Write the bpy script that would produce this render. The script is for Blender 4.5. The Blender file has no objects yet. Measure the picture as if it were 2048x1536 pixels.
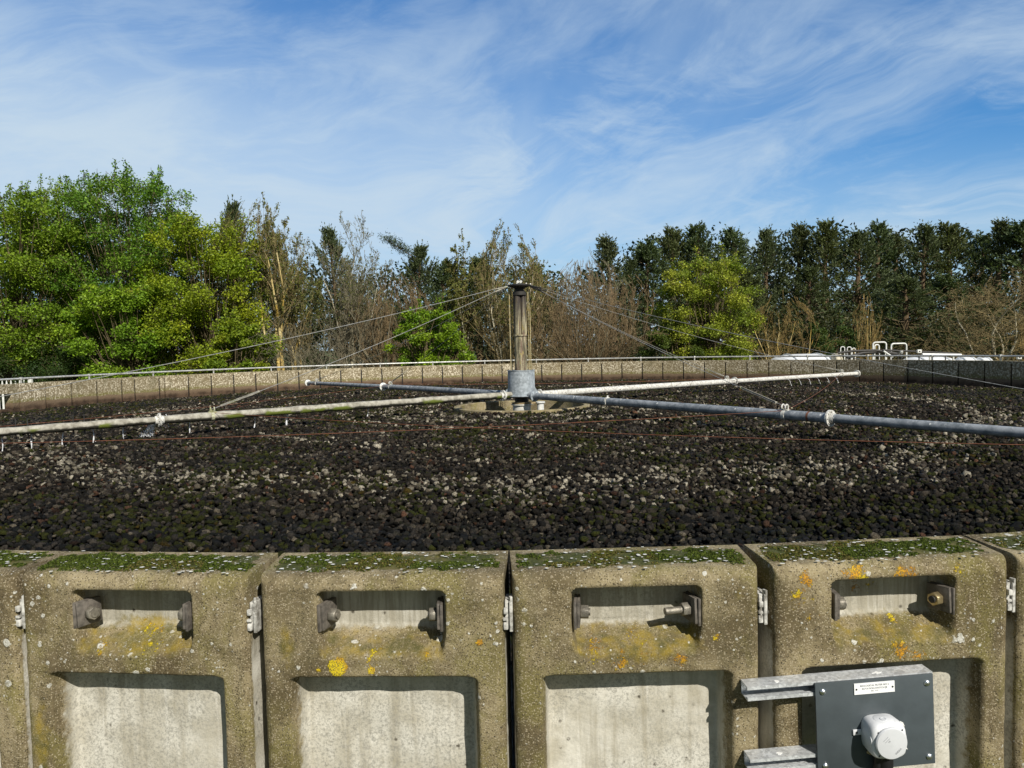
import bpy, bmesh, math, random
import numpy as np
from mathutils import Vector, Matrix

# ------------------------------------------------------------------ scene, camera, world, sun, exposure
S = bpy.context.scene
COL = S.collection
CZ = 2.55                      # eye height above the ground
CAM = Vector((0.0, -12.0105, CZ))
pitch, roll, yaw = .0509, .0225, -.0126
R0 = Vector((math.cos(yaw), -math.sin(yaw), 0)); F0 = Vector((math.sin(yaw), math.cos(yaw), 0)); UP = Vector((0, 0, 1))
FW = math.cos(pitch)*F0 - math.sin(pitch)*UP
UU = math.sin(pitch)*F0 + math.cos(pitch)*UP
CR = math.cos(roll)*R0 - math.sin(roll)*UU
CU = math.sin(roll)*R0 + math.cos(roll)*UU
cd = bpy.data.cameras.new('camera'); cam = bpy.data.objects.new('camera', cd); COL.objects.link(cam)
cam.matrix_world = Matrix(((CR.x, CU.x, -FW.x, CAM.x), (CR.y, CU.y, -FW.y, CAM.y), (CR.z, CU.z, -FW.z, CAM.z), (0, 0, 0, 1)))
cd.sensor_width = 36; cd.lens = 1490.9/2048*36; cd.clip_start = .05; cd.clip_end = 5000
S.camera = cam

SUN_AZ, SUN_EL = math.radians(29), math.radians(39)      # sun behind the camera, to its right
sdir = Vector((math.sin(SUN_AZ)*math.cos(SUN_EL), -math.cos(SUN_AZ)*math.cos(SUN_EL), math.sin(SUN_EL)))
sl = bpy.data.lights.new('sun', 'SUN'); sl.energy = 5.0; sl.angle = math.radians(.5); sl.color = (1, .95, .86)
so = bpy.data.objects.new('sun', sl); COL.objects.link(so)
so.rotation_euler = sdir.to_track_quat('Z', 'Y').to_euler()

W = bpy.data.worlds.new('World'); S.world = W; W.use_nodes = True
wt = W.node_tree; wt.nodes.clear()
def wn(t, **k):
    n = wt.nodes.new(t)
    for a, v in k.items(): setattr(n, a, v)
    return n
def wmath(op, a, b=None, c=None, clamp=False):
    n = wn('ShaderNodeMath', operation=op); n.use_clamp = clamp
    for i, v in enumerate((a, b, c)):
        if v is None: continue
        if isinstance(v, (int, float)): n.inputs[i].default_value = v
        else: wt.links.new(v, n.inputs[i])
    return n.outputs[0]
sky = wn('ShaderNodeTexSky', sky_type='NISHITA'); sky.sun_disc = False
sky.sun_elevation = SUN_EL; sky.sun_rotation = math.atan2(sdir.x, sdir.y)
sky.air_density = 1.2; sky.dust_density = .6; sky.ozone_density = 3.2
tc = wn('ShaderNodeTexCoord')
sep = wn('ShaderNodeSeparateXYZ'); wt.links.new(tc.outputs['Generated'], sep.inputs[0])
def wramp(v, lo, hi, a=0., b=1.):
    n = wn('ShaderNodeMapRange'); n.interpolation_type = 'SMOOTHSTEP'
    for i, x in enumerate((v, lo, hi, a, b)):
        if isinstance(x, (int, float)): n.inputs[i].default_value = x
        else: wt.links.new(x, n.inputs[i])
    return n.outputs[0]
def cloud(tilt, turn, sc, scale, detail, lo, hi, dist=.6, seed=(0, 0, 0), rough=.6):
    a = wn('ShaderNodeMapping'); a.inputs['Rotation'].default_value = (0, math.radians(tilt), math.radians(turn)); wt.links.new(WARP, a.inputs[0])
    m = wn('ShaderNodeMapping'); m.inputs['Scale'].default_value = sc; m.inputs['Location'].default_value = seed
    wt.links.new(a.outputs[0], m.inputs[0])
    n = wn('ShaderNodeTexNoise'); n.inputs['Scale'].default_value = scale; n.inputs['Detail'].default_value = detail
    n.inputs['Roughness'].default_value = rough; n.inputs['Distortion'].default_value = dist
    wt.links.new(m.outputs[0], n.inputs[0]); return wramp(n.outputs[0], lo, hi)
wnz = wn('ShaderNodeTexNoise'); wnz.inputs['Scale'].default_value = 2.6; wnz.inputs['Detail'].default_value = 4; wt.links.new(tc.outputs['Generated'], wnz.inputs[0])
wma = wn('ShaderNodeVectorMath', operation='MULTIPLY_ADD'); wt.links.new(wnz.outputs[1], wma.inputs[0]); wma.inputs[1].default_value = (.20, .20, .13); wt.links.new(tc.outputs['Generated'], wma.inputs[2])
WARP = wma.outputs[0]
CL_BIG = cloud(14, 0, (.9, .9, 2.3), 1.5, 5, .36, .66, .5, (3.1, 2.2, 1.0))
CL_STR = cloud(13, 10, (.9, .9, 3.4), 3.0, 13, .43, .70, .6, (7.7, 5, 2), .64)
CL_FAN = cloud(-7, 0, (1., 1., 3.0), 4.4, 13, .47, .72, .8, (1.7, 9, 4), .66)
el = sep.outputs[2]
# pale veil low in the sky and to the left
veil = wmath('MULTIPLY', wramp(wmath('ADD', el, wmath('MULTIPLY', sep.outputs[0], .10)), .33, .12, 0., .78), wmath('ADD', .62, wmath('MULTIPLY', wmath('MAXIMUM', CL_STR, CL_FAN), .42)))
dx = wmath('ADD', sep.outputs[0], .46); dz = wmath('SUBTRACT', el, .22)
lf = wmath('EXPONENT', wmath('MULTIPLY', wmath('ADD', wmath('MULTIPLY', wmath('MULTIPLY', dx, dx), 4.5), wmath('MULTIPLY', wmath('MULTIPLY', dz, dz), 38.)), -1.))
body = wmath('MULTIPLY', CL_BIG, .36)
strk = wmath('MULTIPLY', CL_STR, wmath('ADD', wmath('MULTIPLY', CL_BIG, .25), .38))
fan = wmath('MULTIPLY', CL_FAN, wramp(el, .42, .25, .14, .50))
lfv = wmath('MULTIPLY', lf, wmath('ADD', wmath('MULTIPLY', CL_STR, .30), .62))
keep = wmath('SUBTRACT', 1., veil)
for v in (body, strk, fan, lfv): keep = wmath('MULTIPLY', keep, wmath('SUBTRACT', 1., v))
den = wmath('MULTIPLY', wmath('SUBTRACT', 1., keep), wramp(el, .28, .44, 1., .66))
rear = wramp(sep.outputs[1], -.35, .30, 0., 1.)                 # unseen sky behind the camera: less cloud, dimmed and warmed to darken shadows
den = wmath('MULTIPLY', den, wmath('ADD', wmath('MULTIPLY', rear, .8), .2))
mixc = wn('ShaderNodeMix'); mixc.data_type = 'RGBA'
wt.links.new(den, mixc.inputs[0])
tint = wn('ShaderNodeMix'); tint.data_type = 'RGBA'; tint.blend_type = 'MULTIPLY'; tint.inputs[0].default_value = 1
wt.links.new(sky.outputs[0], tint.inputs[6])
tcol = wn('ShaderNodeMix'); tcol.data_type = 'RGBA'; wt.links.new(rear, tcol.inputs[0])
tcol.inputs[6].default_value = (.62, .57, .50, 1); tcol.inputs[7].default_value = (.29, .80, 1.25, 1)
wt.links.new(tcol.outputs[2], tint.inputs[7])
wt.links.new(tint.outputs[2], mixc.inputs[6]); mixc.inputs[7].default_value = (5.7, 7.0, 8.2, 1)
bg = wn('ShaderNodeBackground'); bg.inputs[1].default_value = .09
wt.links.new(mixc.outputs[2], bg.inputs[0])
wo = wn('ShaderNodeOutputWorld'); wt.links.new(bg.outputs[0], wo.inputs[0])
S.view_settings.view_transform = 'Standard'; S.view_settings.look = 'None'; S.view_settings.gamma = 1
S.view_settings.exposure = 0.15
S.render.engine = 'CYCLES'
S.cycles.max_bounces = 6; S.cycles.diffuse_bounces = 3; S.cycles.glossy_bounces = 3; S.cycles.transparent_max_bounces = 8

# ------------------------------------------------------------------ helpers
PI = math.pi
def tag(o, label=None, cat=None, group=None, kind=None):
    if label: o['label'] = label
    if cat: o['category'] = cat
    if group: o['group'] = group
    if kind: o['kind'] = kind
    return o
def empty(name, loc=(0, 0, 0), rz=0):
    o = bpy.data.objects.new(name, None); COL.objects.link(o); o.location = loc; o.rotation_euler = (0, 0, rz)
    o.empty_display_size = .2
    return o
def link(name, me, mat=None, parent=None):
    o = bpy.data.objects.new(name, me); COL.objects.link(o)
    if mat is not None and len(me.materials) == 0:
        for m in (mat if isinstance(mat, (list, tuple)) else [mat]): me.materials.append(m)
    if parent is not None: o.parent = parent
    return o
def npmesh(name, V, F, smooth=False, col=None, cname='Col', midx=None):
    """V (n,3), F (m,k) same-size polygons -> mesh; col (n,4) point colours"""
    V = np.asarray(V, np.float32); F = np.asarray(F, np.int32)
    me = bpy.data.meshes.new(name); k = F.shape[1]
    me.vertices.add(len(V)); me.vertices.foreach_set('co', V.ravel())
    me.loops.add(F.size); me.loops.foreach_set('vertex_index', F.ravel())
    me.polygons.add(len(F)); me.polygons.foreach_set('loop_start', np.arange(0, F.size, k, dtype=np.int32))
    me.polygons.foreach_set('loop_total', np.full(len(F), k, np.int32))
    if smooth: me.polygons.foreach_set('use_smooth', np.ones(len(F), bool))
    if midx is not None: me.polygons.foreach_set('material_index', np.asarray(midx, np.int32))
    me.update(calc_edges=True)
    if col is not None:
        a = me.color_attributes.new(cname, 'FLOAT_COLOR', 'POINT')
        a.data.foreach_set('color', np.asarray(col, np.float32).ravel())
    return me

def leaf_quads(C, size, r, up=.5, asp=.6, col=None):
    """one folded-looking rhombus per centre, tilted at random"""
    n = len(C); nn = r.normal(size=(n, 3)); nn[:, 2] += up*2; nn /= np.linalg.norm(nn, axis=1)[:, None]
    a = np.cross(nn, r.normal(size=(n, 3))); a /= np.linalg.norm(a, axis=1)[:, None]; b = np.cross(nn, a)
    s = size[:, None]
    V = np.stack([C-a*s*.5, C+b*s*asp*.5, C+a*s*.5+nn*s*.08, C-b*s*asp*.5], 1).reshape(-1, 3)
    return V, np.arange(4*n).reshape(n, 4)
def mix_col(n, r, dark, light, p=1.0):
    t = r.random((n, 1))**p; c = np.array(dark)*(1-t)+np.array(light)*t
    c *= r.uniform(.8, 1.2, (n, 1)); return np.concatenate([c, np.ones((n, 1))], 1)
class MB:
    """collects shapes (world or local coordinates) into one mesh"""
    def __init__(s): s.bm = bmesh.new()
    def box(s, c, d, rz=0, bev=0, rot=None, mi=0):
        M = Matrix.Translation(c) @ (rot if rot is not None else Matrix.Rotation(rz, 4, 'Z')) @ Matrix.Diagonal((d[0], d[1], d[2], 1))
        t = bmesh.new(); bmesh.ops.create_cube(t, size=1, matrix=M)
        if bev: bmesh.ops.bevel(t, geom=list(t.edges), offset=bev, segments=2, affect='EDGES', profile=.5)
        for f in t.faces: f.material_index = mi
        s._join(t); return s
    def _join(s, t):
        me = bpy.data.meshes.new('t'); t.to_mesh(me); t.free(); s.bm.from_mesh(me); bpy.data.meshes.remove(me)
    def tube(s, pts, r, n=10, cap=True, smooth=True, mi=0):
        pts = [Vector(p) for p in pts]; rr = r if isinstance(r, (list, tuple, np.ndarray)) else [r]*len(pts)
        rings = []; prev = None
        for i, p in enumerate(pts):
            d = (pts[min(i+1, len(pts)-1)] - pts[max(i-1, 0)]).normalized()
            if prev is None:
                a = d.orthogonal().normalized()
            else:
                a = (prev - d*prev.dot(d)).normalized()
            prev = a; b = d.cross(a)
            rings.append([s.bm.verts.new(p + (a*math.cos(2*PI*k/n) + b*math.sin(2*PI*k/n))*rr[i]) for k in range(n)])
        for i in range(len(rings)-1):
            for k in range(n):
                f = s.bm.faces.new((rings[i][k], rings[i][(k+1) % n], rings[i+1][(k+1) % n], rings[i+1][k])); f.smooth = smooth; f.material_index = mi
        if cap:
            for rg, fl in ((rings[0], True), (rings[-1], False)):
                f = s.bm.faces.new(rg[::-1] if fl else rg); f.material_index = mi
        return s
    def lathe(s, prof, c=(0, 0, 0), n=32, smooth=True, mi=0, M=None):
        """prof: (radius, height) pairs"""
        rings = []; c = Vector(c)
        for r, z in prof:
            rg = []
            for k in range(n):
                v = Vector((r*math.cos(2*PI*k/n), r*math.sin(2*PI*k/n), z))
                if M is not None: v = M @ v
                rg.append(s.bm.verts.new(v + c))
            rings.append(rg)
        for i in range(len(rings)-1):
            for k in range(n):
                f = s.bm.faces.new((rings[i][k], rings[i][(k+1) % n], rings[i+1][(k+1) % n], rings[i+1][k])); f.smooth = smooth; f.material_index = mi
        if prof[0][0] > 1e-6: s.bm.faces.new(rings[0][::-1]).material_index = mi
        if prof[-1][0] > 1e-6: s.bm.faces.new(rings[-1]).material_index = mi
        return s
    def prism(s, poly, z0, z1, M, mi=0):
        a = [s.bm.verts.new(M @ Vector((x, y, z0))) for x, y in poly]; b = [s.bm.verts.new(M @ Vector((x, y, z1))) for x, y in poly]
        n = len(poly)
        s.bm.faces.new(a[::-1]).material_index = mi; s.bm.faces.new(b).material_index = mi
        for k in range(n): s.bm.faces.new((a[k], a[(k+1) % n], b[(k+1) % n], b[k])).material_index = mi
        return s
    def hexnut(s, c, axis, r, h):
        M = Matrix.Translation(c) @ Vector(axis).to_track_quat('Z', 'Y').to_matrix().to_4x4()
        t = bmesh.new(); bmesh.ops.create_cone(t, cap_ends=True, segments=6, radius1=r, radius2=r, depth=h, matrix=M)
        bmesh.ops.bevel(t, geom=list(t.edges), offset=r*.08, segments=1, affect='EDGES')
        s._join(t); return s
    def build(s, name, mat, parent=None):
        bmesh.ops.recalc_face_normals(s.bm, faces=list(s.bm.faces))
        me = bpy.data.meshes.new(name); s.bm.to_mesh(me); s.bm.free(); me.set_sharp_from_angle(angle=math.radians(38))
        return link(name, me, mat, parent)

# ------------------------------------------------------------------ materials
class NT:
    def __init__(s, name):
        s.m = bpy.data.materials.new(name); s.m.use_nodes = True; s.t = s.m.node_tree; s.t.nodes.clear()
        s.out = s.t.nodes.new('ShaderNodeOutputMaterial')
        s.geo = s.t.nodes.new('ShaderNodeNewGeometry')
    def n(s, t, **k):
        n = s.t.nodes.new(t)
        for a, v in k.items(): setattr(n, a, v)
        return n
    def set(s, sock, v):
        if v is None: return
        if hasattr(v, 'is_output'): s.t.links.new(v, sock)
        else: sock.default_value = v
    def math(s, op, a, b=None, c=None, clamp=False):
        n = s.n('ShaderNodeMath', operation=op); n.use_clamp = clamp
        for i, v in enumerate((a, b, c)): s.set(n.inputs[i], v)
        return n.outputs[0]
    def mix(s, f, a, b, mode='MIX'):
        n = s.n('ShaderNodeMix', data_type='RGBA', blend_type=mode)
        s.set(n.inputs[0], f)
        for i, v in ((6, a), (7, b)):
            if isinstance(v, tuple) and len(v) == 3: v = (*v, 1)
            s.set(n.inputs[i], v)
        return n.outputs[2]
    def pos(s, scale=(1, 1, 1), rot=(0, 0, 0), loc=(0, 0, 0), src=None):
        m = s.n('ShaderNodeMapping'); m.inputs['Scale'].default_value = scale; m.inputs['Rotation'].default_value = rot; m.inputs['Location'].default_value = loc
        s.t.links.new(src if src is not None else s.geo.outputs['Position'], m.inputs[0]); return m.outputs[0]
    def noise(s, scale, detail=4, rough=.55, dist=0, vec=None):
        n = s.n('ShaderNodeTexNoise'); n.inputs['Scale'].default_value = scale; n.inputs['Detail'].default_value = detail
        n.inputs['Roughness'].default_value = rough; n.inputs['Distortion'].default_value = dist
        s.t.links.new(vec if vec is not None else s.geo.outputs['Position'], n.inputs['Vector']); return n.outputs[0]
    def noisec(s, scale, detail=2, vec=None):
        n = s.n('ShaderNodeTexNoise'); n.inputs['Scale'].default_value = scale; n.inputs['Detail'].default_value = detail
        s.t.links.new(vec if vec is not None else s.geo.outputs['Position'], n.inputs['Vector']); return n.outputs[1]
    def vor(s, scale, vec=None, rnd=1):
        n = s.n('ShaderNodeTexVoronoi'); n.inputs['Scale'].default_value = scale; n.inputs['Randomness'].default_value = rnd
        s.t.links.new(vec if vec is not None else s.geo.outputs['Position'], n.inputs['Vector']); return n.outputs['Distance'], n.outputs['Color']
    def ramp(s, v, lo, hi, a=0., b=1., smooth=True):
        n = s.n('ShaderNodeMapRange'); n.interpolation_type = 'SMOOTHSTEP' if smooth else 'LINEAR'
        for i, x in enumerate((v, lo, hi, a, b)): s.set(n.inputs[i], x)
        return n.outputs[0]
    def attr(s, name):
        a = s.n('ShaderNodeAttribute'); a.attribute_name = name; return a
    def sepc(s, c):
        n = s.n('ShaderNodeSeparateColor'); s.t.links.new(c, n.inputs[0]); return n.outputs
    def sepx(s, c):
        n = s.n('ShaderNodeSeparateXYZ'); s.t.links.new(c, n.inputs[0]); return n.outputs
    def bump(s, h, strength=.4, dist=.01):
        n = s.n('ShaderNodeBump'); n.inputs['Strength'].default_value = strength; n.inputs['Distance'].default_value = dist
        s.t.links.new(h, n.inputs['Height']); return n.outputs[0]
    def bsdf(s, col, rough=.8, metal=0., normal=None, spec=None, **k):
        b = s.n('ShaderNodeBsdfPrincipled')
        if isinstance(col, tuple) and len(col) == 3: col = (*col, 1)
        s.set(b.inputs['Base Color'], col); s.set(b.inputs['Roughness'], rough); s.set(b.inputs['Metallic'], metal)
        if spec is not None: b.inputs['Specular IOR Level'].default_value = spec
        for a, v in k.items(): s.set(b.inputs[a.replace('_', ' ')], v)
        if normal is not None: s.t.links.new(normal, b.inputs['Normal'])
        s.t.links.new(b.outputs[0], s.out.inputs[0]); return s.m

def simple(name, c, rough=.6, metal=0., var=.18, scale=14, bump=.15, spec=None):
    t = NT(name); v = t.noise(scale, 5, .6)
    d = tuple(x*(1-var*1.6) for x in c); l = tuple(min(1, x*(1+var)) for x in c)
    col = t.mix(t.ramp(v, .3, .7), d, l)
    return t.bsdf(col, rough, metal, t.bump(t.noise(scale*6, 4), bump, .004), spec)

ZS_WALL = CZ-1.06                      # top of the stones against the wall
ZTOP = CZ-.5195                        # top of the wall
def mat_outer():
    """weathered face of the concrete panels. mask: R clean recess floor, G moss, B olive stain, A yellow lichen"""
    t = NT('weathered_concrete')
    at = t.attr('mask'); sc = t.sepc(at.outputs['Color']); rec, moss, stain = sc[0], sc[1], sc[2]; lich = at.outputs['Alpha']
    big = t.noise(5.5, 5, .6, .4); mid = t.noise(34, 6, .65); fine = t.noise(260, 5, .75)
    base = t.mix(t.ramp(big, .36, .62), (.120, .092, .045), (.365, .300, .175))
    vs = t.noise(13, 5, .65, .2, t.pos((1, 1, .22), loc=(1, 7, 2))); base = t.mix(t.math('MULTIPLY', t.ramp(vs, .50, .66), .55), base, (.125, .105, .055))
    base = t.mix(t.math('MULTIPLY', t.ramp(mid, .4, .72), .6), base, (.135, .10, .058))
    ol = t.noise(7.5, 4, .6, .3, t.pos((1, 1, .6), loc=(3, 8, 1)))
    base = t.mix(t.math('MULTIPLY', t.ramp(ol, .46, .64), .65), base, (.21, .185, .055))
    # aggregate grains
    d, c = t.vor(270); cc = t.sepc(c)
    grain = t.math('MULTIPLY', t.ramp(cc[0], .50, .60), t.ramp(d, .60, .25))
    base = t.mix(t.math('MULTIPLY', grain, .8), base, (.48, .41, .285))
    dk = t.math('MULTIPLY', t.ramp(cc[1], .70, .78), t.ramp(d, .6, .3))
    base = t.mix(t.math('MULTIPLY', dk, .9), base, (.05, .038, .02))
    d2, c2 = t.vor(150); c2s = t.sepc(c2)
    g2 = t.math('MULTIPLY', t.ramp(c2s[0], .86, .92), t.ramp(d2, .38, .20))
    pit, pc_ = t.vor(95); pcs = t.sepc(pc_); base = t.mix(t.math('MULTIPLY', t.ramp(pcs[2], .93, .96), t.ramp(pit, .26, .12)), base, (.05, .04, .025))
    base = t.mix(t.math('MULTIPLY', g2, .5), base, (.52, .46, .34))
    # cleaner cast floor of the recesses
    streak = t.noise(26, 5, .6, 0, t.pos((1, 1, .07)))
    st2 = t.noise(60, 3, .5, 0, t.pos((1, 1, .05), loc=(5, 1, 0)))
    fl = t.mix(t.ramp(t.noise(9, 5, .6), .3, .7), (.42, .39, .31), (.61, .59, .52))
    fl = t.mix(t.math('MULTIPLY', t.ramp(streak, .48, .68), .55), fl, (.27, .235, .16))
    fl = t.mix(t.math('MULTIPLY', t.ramp(st2, .58, .72), .35), fl, (.72, .70, .64))
    mott = t.noise(150, 6, .82); pm = t.noise(3.1, 2, .5, 0, t.pos((1, 1, 1), loc=(2, 5, 4)))
    fl = t.mix(t.math('MULTIPLY', t.ramp(mott, .46, .60), t.ramp(pm, .38, .55, .22, .8)), fl, (.26, .25, .215))
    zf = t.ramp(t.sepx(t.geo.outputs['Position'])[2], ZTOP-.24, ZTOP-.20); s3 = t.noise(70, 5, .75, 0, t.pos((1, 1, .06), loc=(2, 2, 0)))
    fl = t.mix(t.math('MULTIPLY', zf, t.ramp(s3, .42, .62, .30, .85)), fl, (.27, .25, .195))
    dd, dc = t.vor(52); dcs = t.sepc(dc)
    fl = t.mix(t.math('MULTIPLY', t.math('MULTIPLY', t.ramp(dcs[0], .93, .96), t.ramp(dd, .35, .12)), t.ramp(mott, .35, .55)), fl, (.06, .05, .035))
    oi = t.n('ShaderNodeObjectInfo'); base = t.mix(t.math('MULTIPLY', oi.outputs['Random'], .25), base, (.15, .13, .07))
    edge = t.math('ADD', rec, t.math('MULTIPLY', t.math('SUBTRACT', t.noise(45, 5, .65), .5), .9))
    col = t.mix(t.ramp(edge, .38, .72), base, fl)
    # olive / ochre staining
    sn = t.noise(30, 6, .7, .3)
    sm = t.ramp(t.math('ADD', stain, t.math('MULTIPLY', t.math('SUBTRACT', sn, .5), 1.4)), .35, .80)
    scol = t.mix(t.ramp(t.noise(24, 3), .35, .65), (.085, .080, .022), (.30, .215, .028))
    scol = t.mix(t.math('MULTIPLY', t.ramp(fine, .50, .66), .6), scol, (.36, .30, .16))
    col = t.mix(t.math('MULTIPLY', sm, .85), col, scol)
    # moss cushion on top
    mn = t.noise(55, 6, .7)
    mn2 = t.noise(19, 5, .65)
    mm = t.ramp(t.math('ADD', moss, t.math('ADD', t.math('MULTIPLY', t.math('SUBTRACT', mn, .5), 1.5), t.math('MULTIPLY', t.math('SUBTRACT', mn2, .5), 1.3))), .42, .62)
    mcol = t.mix(t.ramp(t.noise(120, 5, .7), .35, .65), (.028, .040, .008), (.085, .095, .022))
    mcol = t.mix(t.math('MULTIPLY', t.ramp(t.noise(14, 3), .5, .7), .7), mcol, (.17, .145, .045))
    col = t.mix(t.math('MULTIPLY', mm, .93), col, mcol)
    # white crustose lichen, two sizes
    wv = t.n('ShaderNodeVectorMath', operation='MULTIPLY_ADD'); t.t.links.new(t.noisec(90, 3), wv.inputs[0])
    wv.inputs[1].default_value = (.006, .006, .006); t.t.links.new(t.geo.outputs['Position'], wv.inputs[2])
    notrec = t.math('SUBTRACT', 1., rec, None, True)
    pat = t.noise(6.5, 4, .6, 0, t.pos(loc=(9, 2, 6)))
    h = None
    for sc_, th, rad, k in ((30, .60, .38, 1.), (62, .62, .46, .9), (120, .58, .42, .75)):
        dv, dcol = t.vor(sc_, wv.outputs[0]); q = t.sepc(dcol)
        on = t.ramp(t.math('ADD', q[0], t.math('MULTIPLY', t.math('SUBTRACT', pat, .5), 2.0)), th+.24, th+.30)
        rr = t.math('MULTIPLY', t.math('POWER', q[1], 1.5), rad)
        sp = t.math('MULTIPLY', on, t.ramp(t.math('SUBTRACT', rr, dv), 0., .06))
        sp = t.math('MULTIPLY', t.math('MULTIPLY', sp, t.ramp(t.noise(330, 3, .7), .34, .46)), t.math('MULTIPLY', notrec, k))
        h = sp if h is None else t.math('MAXIMUM', h, sp)
    col = t.mix(h, col, t.mix(t.noise(150, 2), (.48, .46, .38), (.80, .79, .72)))
    # yellow lichen
    ln = t.math('ADD', t.math('MULTIPLY', t.noise(150, 6, .8), .55), t.math('MULTIPLY', t.noise(42, 4, .7), .45)); ly = t.ramp(t.math('ADD', lich, t.math('MULTIPLY', t.math('SUBTRACT', ln, .5), 4.2)), .55, .70)
    yl = t.math('MULTIPLY', t.math('MULTIPLY', ly, t.ramp(t.noise(330, 3, .7), .38, .50)), t.ramp(lich, .05, .3))
    lcol = t.mix(t.ramp(t.noise(16, 2, .5, 0, t.pos(loc=(4, 4, 4))), .40, .6), (.62, .30, .02), (.80, .62, .02))
    col = t.mix(t.math('MULTIPLY', yl, .92), col, lcol)
    hh = t.math('ADD', t.math('MULTIPLY', fine, t.math('SUBTRACT', 1.2, rec)), t.math('MULTIPLY', mid, .8))
    hh = t.math('ADD', hh, t.math('ADD', t.math('MULTIPLY', h, .6), t.math('MULTIPLY', yl, .8)))
    hh = t.math('ADD', hh, t.math('MULTIPLY', t.math('MULTIPLY', mm, mn), 3.))
    return t.bsdf(col, .92, 0., t.bump(hh, .85, .0040), .2)

def mat_inner(zw):
    """exposed-aggregate inner face; brown film of wet growth near the stones"""
    t = NT('exposed_aggregate')
    z = t.sepx(t.geo.outputs['Position'])[2]
    d, c = t.vor(30); q = t.sepc(c)
    peb = t.mix(q[0], (.24, .20, .125), (.80, .72, .55))
    big = t.noise(2.2, 4, .6)
    peb = t.mix(t.math('MULTIPLY', t.ramp(big, .45, .7), .35), peb, (.30, .235, .085))
    gap = t.ramp(d, .40, .66)
    col = t.mix(gap, peb, (.22, .175, .105))
    fn = t.noise(90, 4, .7); col = t.mix(t.math('MULTIPLY', t.ramp(fn, .5, .7), .4), col, (.10, .085, .05))
    oi = t.n('ShaderNodeObjectInfo'); col = t.mix(t.math('MULTIPLY', oi.outputs['Random'], .42), col, (.17, .14, .075))
    stn = t.noise(7, 5, .65, 0, t.pos((1, 1, .25))); col = t.mix(t.math('MULTIPLY', t.ramp(stn, .52, .68), .5), col, (.13, .115, .06))
    zz = t.math('ADD', z, t.math('MULTIPLY', t.math('SUBTRACT', t.noise(3.5, 4, .6), .5), .07))
    alg = t.math('MULTIPLY', t.ramp(zz, zw+.10, zw+.03), t.ramp(t.noise(25, 4), .3, .6))
    col = t.mix(t.math('MULTIPLY', alg, .8), col, (.15, .135, .035))
    wet = t.ramp(zz, zw+.02, zw-.015)
    wc = t.mix(t.ramp(t.noise(7, 4), .3, .7), (.036, .022, .013), (.105, .068, .042))
    wc = t.mix(t.ramp(zz, zw-.02, zw-.12), (.17, .12, .075), wc)
    col = t.mix(wet, col, wc)
    return t.bsdf(col, .9, 0., t.bump(t.math('ADD', t.math('MULTIPLY', d, -1.), fn), .5, .01), .25)

def mat_galv(name, c=(.42, .45, .47), rough=.45, metal=.75, scale=60, dirt=0., dirtc=(.25, .22, .17)):
    t = NT(name); d, cl = t.vor(scale); q = t.sepc(cl)
    col = t.mix(q[0], tuple(x*.72 for x in c), tuple(min(1, x*1.2) for x in c))
    n = t.noise(9, 5, .65); col = t.mix(t.math('MULTIPLY', t.ramp(n, .45, .7), .45), col, tuple(x*.5 for x in c))
    n2 = t.noise(30, 6, .7)
    if dirt: col = t.mix(t.math('MULTIPLY', t.ramp(n2, .62-.35*dirt, .75-.2*dirt), .9), col, dirtc)
    return t.bsdf(col, t.ramp(n2, .3, .7, rough-.1, rough+.2), metal, t.bump(n2, .25, .004))

def mat_pipe():
    """galvanised pipe with white bird droppings along its top"""
    t = NT('spattered_pipe'); nz = t.sepx(t.geo.outputs['Normal'])[2]
    n = t.noise(12, 5, .6); col = t.mix(t.ramp(n, .35, .65), (.16, .18, .195), (.31, .33, .345))
    d, c = t.vor(26, t.pos((1, 1, .45))); q = t.sepc(c)
    sp = t.math('MULTIPLY', t.ramp(q[0], .60, .66), t.ramp(t.math('SUBTRACT', t.math('MULTIPLY', q[1], .36), d), 0, .05))
    sp = t.math('MULTIPLY', sp, t.ramp(nz, -.1, .35))
    sp2 = t.math('MULTIPLY', t.ramp(t.noise(48, 5, .7), .58, .68), t.ramp(nz, .25, .85))
    col = t.mix(t.math('MAXIMUM', sp, t.math('MULTIPLY', sp2, .6)), col, (.72, .72, .68))
    return t.bsdf(col, .62, .1, t.bump(t.noise(70, 4), .3, .003), .3)

def mat_pipe_crust():
    """pale crusted pipe, dark and mossy underneath"""
    t = NT('crusted_pipe'); nz = t.sepx(t.geo.outputs['Normal'])[2]
    n = t.noise(14, 6, .65); col = t.mix(t.ramp(n, .3, .7), (.20, .185, .145), (.44, .42, .35))
    col = t.mix(t.math('MULTIPLY', t.ramp(t.noise(60, 5, .7), .55, .7), .6), col, (.16, .145, .11))
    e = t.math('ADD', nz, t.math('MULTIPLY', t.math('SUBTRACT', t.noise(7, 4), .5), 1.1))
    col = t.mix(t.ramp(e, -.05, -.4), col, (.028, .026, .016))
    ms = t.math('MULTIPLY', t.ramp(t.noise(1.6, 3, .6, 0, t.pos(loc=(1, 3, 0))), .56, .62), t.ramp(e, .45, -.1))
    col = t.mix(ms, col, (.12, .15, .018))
    return t.bsdf(col, .85, 0., t.bump(t.noise(50, 5, .7), .6, .01))

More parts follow.
